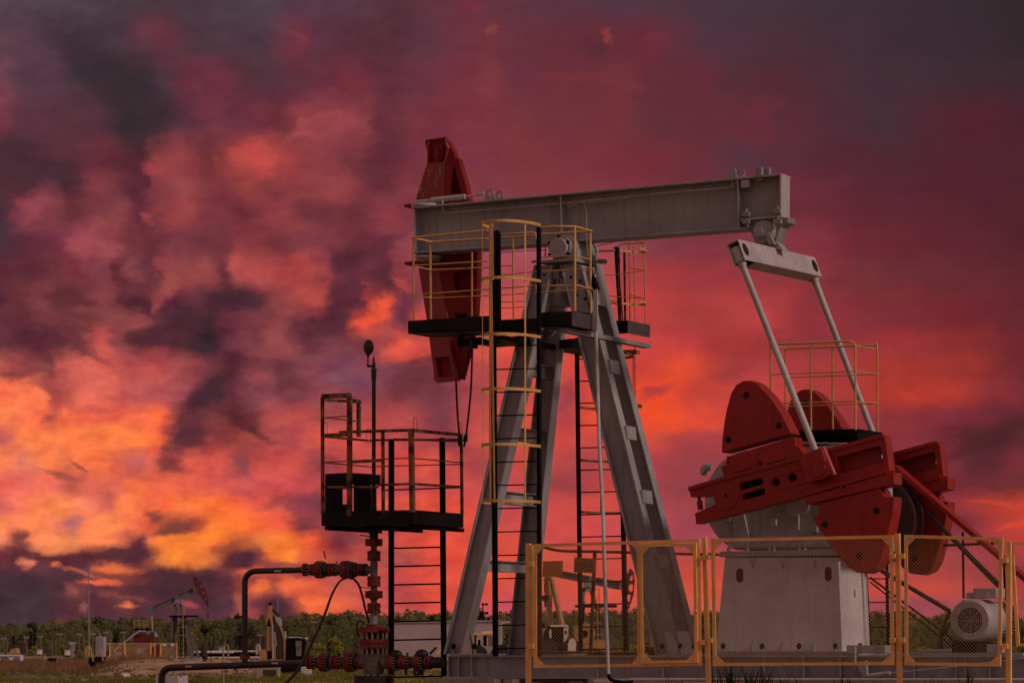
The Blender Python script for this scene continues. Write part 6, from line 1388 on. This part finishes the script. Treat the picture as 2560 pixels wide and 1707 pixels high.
STROKES="""230 180 170 48 42 3a2d33 .75
345 300 72 58 60 382c31 .85
490 1092 70 34 -8 5c3038 .7
420 1146 34 16 5 84383a .7
330 1380 70 20 -3 552c34 .8
640 1448 60 16 3 6c3038 .7
150 1440 120 20 4 50303a .7
520 260 55 45 0 6f3341 .6
380 70 62 30 10 673541 .6
30 375 60 25 10 4a2f38 .8
135 440 62 36 20 48303a .8
85 520 72 30 -50 a04a56 .65
230 620 58 34 10 b0535a .7
350 460 46 15 -60 5e2c3c .75
385 425 38 16 20 b84a4c .7
450 525 48 26 -35 a84a4a .65
370 540 14 12 0 ac504c .7
255 552 17 15 0 a44c4c .7
285 680 34 9 90 6a3036 .8
415 700 22 30 0 a84e4e .7
480 690 36 24 10 a54c4c .7
600 670 44 19 25 c05452 .8
560 752 62 22 -8 4c2a34 .8
360 768 80 13 24 542a33 .8
490 788 70 20 0 4c2a34 .75
402 772 15 13 0 a04a4c .8
170 745 90 12 15 6a3036 .6
230 775 80 14 -5 924a4c .5
120 835 115 20 6 5c2c38 .8
210 868 66 12 38 75363a .7
450 835 115 34 -8 502a34 .85
515 842 32 30 0 34282c .8
600 892 76 24 15 552833 .8
525 975 84 34 -50 452830 .9
600 1055 84 11 28 5a2a2e .85
470 1092 55 22 -20 5c3038 .9
430 1160 40 13 10 8a4040 .7
400 965 60 32 0 b05456 .6
240 970 70 30 0 dc6458 .5
110 915 34 10 5 8a4444 .8
35 938 42 10 0 84403c .8
110 965 40 11 25 a04a44 .7
125 1045 26 8 -18 b05048 .8
170 1015 24 13 35 b4504a .7
245 1022 50 10 -4 c0504a .7
145 1185 52 8 12 a05048 .85
200 1166 26 7 40 a04c40 .8
20 1095 20 14 0 c06058 .8
250 1085 130 22 2 ff8644 .55
115 1140 45 22 0 ff8c4c .6
605 1160 34 13 50 9a4850 .7
385 1290 22 14 0 7a4038 .85
440 1322 52 11 -10 7a4038 .9
475 1305 30 8 -35 84443c .7
58 1362 38 22 70 6c3838 .85
60 1385 60 13 15 5c3036 .85
310 1385 68 17 -5 552c34 .95
348 1370 24 22 0 552c34 .9
170 1406 48 15 18 5c2e34 .85
180 1305 26 13 0 c46c68 .8
440 1385 64 26 20 ff9c34 .6
535 1336 56 16 0 ff9430 .6
130 1362 64 18 5 ffb058 .55
130 1270 56 16 15 ffa84c .6
270 1300 44 14 -10 ffa050 .6
290 1424 50 12 2 ff7a40 .9
65 1402 22 10 10 e87860 .85
135 1411 13 8 0 f07048 .8
250 1458 56 7 3 f06848 .9
200 1434 60 6 12 b85848 .8
175 1470 18 11 30 b05a50 .7
320 1513 18 7 0 f07848 .9
305 1490 60 6 12 8a4644 .8
202 1516 14 13 0 9a5450 .7
470 1510 26 8 5 a84a4c .8
605 1400 38 18 6 552c36 .95
548 1368 36 10 -5 a05038 .8
440 1440 140 20 3 4c2a33 .8
60 1470 120 40 0 443037 .7
700 1250 60 14 -20 8a4044 .6
780 1245 55 22 -10 6e3444 .7
690 1380 46 16 30 ff8834 .75
690 1407 66 10 5 703440 .7
655 1460 20 17 0 f07040 .8
730 1460 40 16 10 f06c40 .85
790 1515 48 20 -5 f87040 .8
690 1515 64 20 4 4c2c38 .8
860 1332 60 18 12 703440 .7
1010 1412 46 9 0 8a3c48 .6
920 625 120 16 -30 5c2c38 .7
870 640 40 24 -60 552a36 .7
950 705 60 20 -40 562a36 .7
920 440 60 16 0 65303a .5
760 690 70 30 45 b84c48 .6
925 786 44 13 -18 f4583c .95
948 762 24 13 -60 ea553c .9
1010 700 26 12 30 b84c48 .7
820 815 90 20 0 5a2c36 .7
710 950 24 34 0 6a323a .7
870 950 60 19 8 78465a .7
1020 870 76 24 -15 e85844 .6
1060 960 55 36 0 683038 .6
1420 990 18 50 0 98404c .6
1640 970 50 12 -15 a43c3c .75
1850 920 56 10 -18 a03a3c .7
1700 1040 140 32 0 f04e2c .55
1700 1150 160 24 6 9a4048 .5
2290 992 52 14 15 ba3a2e .8
2480 1088 130 20 -25 50262b .8
2505 1258 76 7 5 c84434 .95
2545 1310 56 8 -12 d8442f .95
2350 1480 56 20 20 d85044 .5
1523 85 14 13 0 8e3a3e .8
1645 90 44 10 -8 74303c .7
1490 120 30 20 0 552c36 .7
1450 185 90 9 3 78343a .7
1560 200 60 10 14 78323a .7
1690 240 70 50 40 652c38 .5
740 102 32 10 35 7c3848 .7
1225 80 15 13 0 86403e .8
1165 15 26 13 0 7c303a .7
760 312 66 12 -30 a04a4a .7
880 302 50 22 15 984549 .6
980 312 34 14 0 652f3a .6
640 395 55 36 20 cc504a .7
700 545 90 30 20 9c464a .4"""
keys=sorted(SKY)
WISP=bpy.data.node_groups.new('cloud_wisp','ShaderNodeTree')
for nm_,ty in (('Color','NodeSocketColor'),('Vector','NodeSocketVector'),('Centre','NodeSocketVector'),('Turn','NodeSocketVector'),('Size','NodeSocketVector'),('Strength','NodeSocketFloat'),('Wisp','NodeSocketColor')): WISP.interface.new_socket(nm_,in_out='INPUT',socket_type=ty)
WISP.interface.new_socket('Color',in_out='OUTPUT',socket_type='NodeSocketColor')
gn=WISP.nodes.new; gk=WISP.links.new; gi=gn('NodeGroupInput'); go=gn('NodeGroupOutput')
vm=gn('ShaderNodeVectorMath'); vm.operation='MULTIPLY_ADD'; gk(gi.outputs['Color'],vm.inputs[0]); vm.inputs[1].default_value=(1e-7,1e-7,1e-7); gk(gi.outputs['Vector'],vm.inputs[2])
mp=gn('ShaderNodeMapping'); mp.vector_type='TEXTURE'; gk(vm.outputs[0],mp.inputs[0]); gk(gi.outputs['Centre'],mp.inputs['Location']); gk(gi.outputs['Turn'],mp.inputs['Rotation']); gk(gi.outputs['Size'],mp.inputs['Scale'])
le=gn('ShaderNodeVectorMath'); le.operation='LENGTH'; gk(mp.outputs[0],le.inputs[0])
mr=gn('ShaderNodeMapRange'); mr.interpolation_type='SMOOTHSTEP'; mr.inputs[1].default_value=1.35; mr.inputs[2].default_value=.3; gk(le.outputs['Value'],mr.inputs[0]); gk(gi.outputs['Strength'],mr.inputs[4])
mx=gn('ShaderNodeMix'); mx.data_type='RGBA'; gk(mr.outputs[0],mx.inputs[0]); gk(gi.outputs['Color'],mx.inputs['A']); gk(gi.outputs['Wisp'],mx.inputs['B']); gk(mx.outputs['Result'],go.inputs[0])
ROWS={}
for k in keys:                       # one small group per row of sky colours
    g=bpy.data.node_groups.new('sky_row','ShaderNodeTree'); g.interface.new_socket('u',in_out='INPUT',socket_type='NodeSocketFloat'); g.interface.new_socket('Color',in_out='OUTPUT',socket_type='NodeSocketColor')
    r=g.nodes.new('ShaderNodeValToRGB'); cr=r.color_ramp; cr.interpolation='EASE'
    st=[(float(a.split(':')[0])/2560,lin(a.split(':')[1])) for a in SKY[k].split()]
    while len(st)>32: st.pop(min(range(1,len(st)-1),key=lambda q:sum(abs(st[q][1][j]-(st[q-1][1][j]+st[q+1][1][j])/2) for j in range(3))))
    cr.elements[0].position=st[0][0]; cr.elements[0].color=(*st[0][1],1); cr.elements[1].position=st[-1][0]; cr.elements[1].color=(*st[-1][1],1)
    for p_,c_ in st[1:-1]: e=cr.elements.new(p_); e.color=(*c_,1)
    i=g.nodes.new('NodeGroupInput'); o=g.nodes.new('NodeGroupOutput'); g.links.new(i.outputs[0],r.inputs[0]); g.links.new(r.outputs[0],o.inputs[0]); ROWS[k]=g
def cell(x0,x1,y0,y1):
    """sky colours of one patch of sky directions (only the wisps that reach it), as a group"""
    G=bpy.data.node_groups.new('sky_patch','ShaderNodeTree')
    for nm_,ty in (('Vector','NodeSocketVector'),('u','NodeSocketFloat'),('y','NodeSocketFloat'),('relief','NodeSocketVector')): G.interface.new_socket(nm_,in_out='INPUT',socket_type=ty)
    G.interface.new_socket('Color',in_out='OUTPUT',socket_type='NodeSocketColor')
    n=G.nodes.new; k_=G.links.new; gi=n('NodeGroupInput'); go=n('NodeGroupOutput')
    M_=75; ks=[k for i,k in enumerate(keys) if (keys[min(i+1,len(keys)-1)]>y0-M_ and keys[max(i-1,0)]<y1+M_)]
    prev=None
    for i,k in enumerate(ks):
        r=n('ShaderNodeGroup'); r.node_tree=ROWS[k]; k_(gi.outputs['u'],r.inputs[0])
        if prev is None: prev=r.outputs[0]; continue
        m_=n('ShaderNodeMapRange'); m_.interpolation_type='SMOOTHSTEP'; m_.inputs[1].default_value=ks[i-1]; m_.inputs[2].default_value=k; k_(gi.outputs['y'],m_.inputs[0])
        mx=n('ShaderNodeMix'); mx.data_type='RGBA'; k_(m_.outputs[0],mx.inputs[0]); k_(prev,mx.inputs['A']); k_(r.outputs[0],mx.inputs['B']); prev=mx.outputs['Result']
    for ln in STROKES.splitlines():
        a=ln.split(); cx,cy,ra,rb,an=map(float,a[:5]); rr=1.15*1.35; ca,sa=math.cos(R(an)),math.sin(R(an))
        ex=rr*math.hypot(ra*ca,rb*sa)+90; ey=rr*math.hypot(ra*sa,rb*ca)+60
        if cx+ex<x0 or cx-ex>x1 or cy+ey<y0 or cy-ey>y1: continue
        g=n('ShaderNodeGroup'); g.node_tree=WISP; k_(prev,g.inputs['Color']); k_(gi.outputs['Vector'],g.inputs['Vector'])
        g.inputs['Centre'].default_value=(cx,cy,0); g.inputs['Turn'].default_value=(0,0,R(an)); g.inputs['Size'].default_value=(ra*1.15,rb*1.15,1); g.inputs['Strength'].default_value=float(a[6]); g.inputs['Wisp'].default_value=(*lin(a[5]),1); prev=g.outputs[0]
    sc=n('ShaderNodeVectorMath'); sc.operation='MULTIPLY'; k_(prev,sc.inputs[0]); k_(gi.outputs['relief'],sc.inputs[1]); k_(sc.outputs[0],go.inputs[0])
    q=N('ShaderNodeGroup'); q.node_tree=G; K(cv.outputs[0],q.inputs[0]); K(u_,q.inputs[1]); K(pyw,q.inputs[2]); K(det3,q.inputs[3])
    bg=N('ShaderNodeBackground'); K(q.outputs[0],bg.inputs[0]); return bg.outputs[0]
def mixs(f,A,B):
    mx=N('ShaderNodeMixShader'); K(f,mx.inputs[0]); K(A,mx.inputs[1]); K(B,mx.inputs[2]); return mx.outputs[0]
def split(xs,ys):
    if len(xs)==2 and len(ys)==2: return cell(xs[0],xs[1],ys[0],ys[1])
    if len(ys)>2 :
        k=len(ys)//2; return mixs(mth('GREATER_THAN',py,ys[k]),split(xs,ys[:k+1]),split(xs,ys[k:]))
    k=len(xs)//2; return mixs(mth('GREATER_THAN',px,xs[k]),split(xs[:k+1],ys),split(xs[k:],ys))
front=split([-1e5,800,1e5],[-1e5,420,1080,1e5])
# the rest of the dome: dim mauve overcast, paler away from the sunset
nD=N('ShaderNodeTexNoise'); nD.inputs['Scale'].default_value=3.2; nD.inputs['Detail'].default_value=7; K(tc.outputs['Generated'],nD.inputs[0])
rD=N('ShaderNodeValToRGB'); K(nD.outputs[0],rD.inputs[0]); e=rD.color_ramp.elements; e[0].position=.3; e[0].color=(.13,.075,.075,1); e[1].position=.72; e[1].color=(.44,.245,.215,1)
skyt=N('ShaderNodeTexSky'); skyt.sky_type='NISHITA'; skyt.sun_disc=False; skyt.sun_elevation=R(32); skyt.sun_rotation=R(118)
ss=N('ShaderNodeVectorMath'); ss.operation='SCALE'; K(skyt.outputs[0],ss.inputs[0]); ss.inputs['Scale'].default_value=.05
mxs=N('ShaderNodeMix'); mxs.data_type='RGBA'; mxs.inputs[0].default_value=.12; K(rD.outputs[0],mxs.inputs['A']); K(ss.outputs[0],mxs.inputs['B'])
back=N('ShaderNodeVectorMath'); back.operation='SCALE'; K(mxs.outputs['Result'],back.inputs[0]); K(mrange(Y_,-.6,.6,AMB_BACK,AMB_SIDE),back.inputs['Scale'])
absaz=mth('ABSOLUTE',az)
m1=mrange(absaz,.155,.75,0,1,True); m2=mrange(el,.20,.75,0,1,True)
mm=mth('MAXIMUM',m1,m2)
bgb=N('ShaderNodeBackground'); K(back.outputs[0],bgb.inputs[0])
wo_=N('ShaderNodeOutputWorld'); K(mixs(mm,front,bgb.outputs[0]),wo_.inputs[0])
W.cycles.sampling_method='MANUAL'; W.cycles.sample_map_resolution=1024
# sun: weak soft late light from the right behind the camera (veiled by cloud)
sl_=bpy.data.lights.new('sun','SUN'); sl_.energy=SUN_E; sl_.angle=R(9); sl_.color=(1.0,.77,.66)
so=bpy.data.objects.new('sun',sl_); COL.objects.link(so)
SA=R(118); SE=R(32)     # azimuth clockwise from +Y, elevation
d=Vector((math.sin(SA)*math.cos(SE),math.cos(SA)*math.cos(SE),math.sin(SE))); so.rotation_euler=d.to_track_quat('Z','Y').to_euler(); so.location=d*60
tag(so,kind='structure')
cam=bpy.data.cameras.new('camera'); co=bpy.data.objects.new('camera',cam); COL.objects.link(co)
co.location=CAM; co.rotation_euler=(R(90),0,0); cam.sensor_width=36; cam.sensor_fit='HORIZONTAL'; cam.lens=36*F/2560; cam.shift_y=(HZ-853.5)/2560; cam.clip_start=.5; cam.clip_end=20000
scene.camera=co
cam.dof.use_dof=True; cam.dof.focus_distance=44; cam.dof.aperture_fstop=8
vs=scene.view_settings; vs.view_transform='Standard'; vs.look='None'; vs.exposure=0; vs.gamma=1
scene.cycles.max_bounces=6
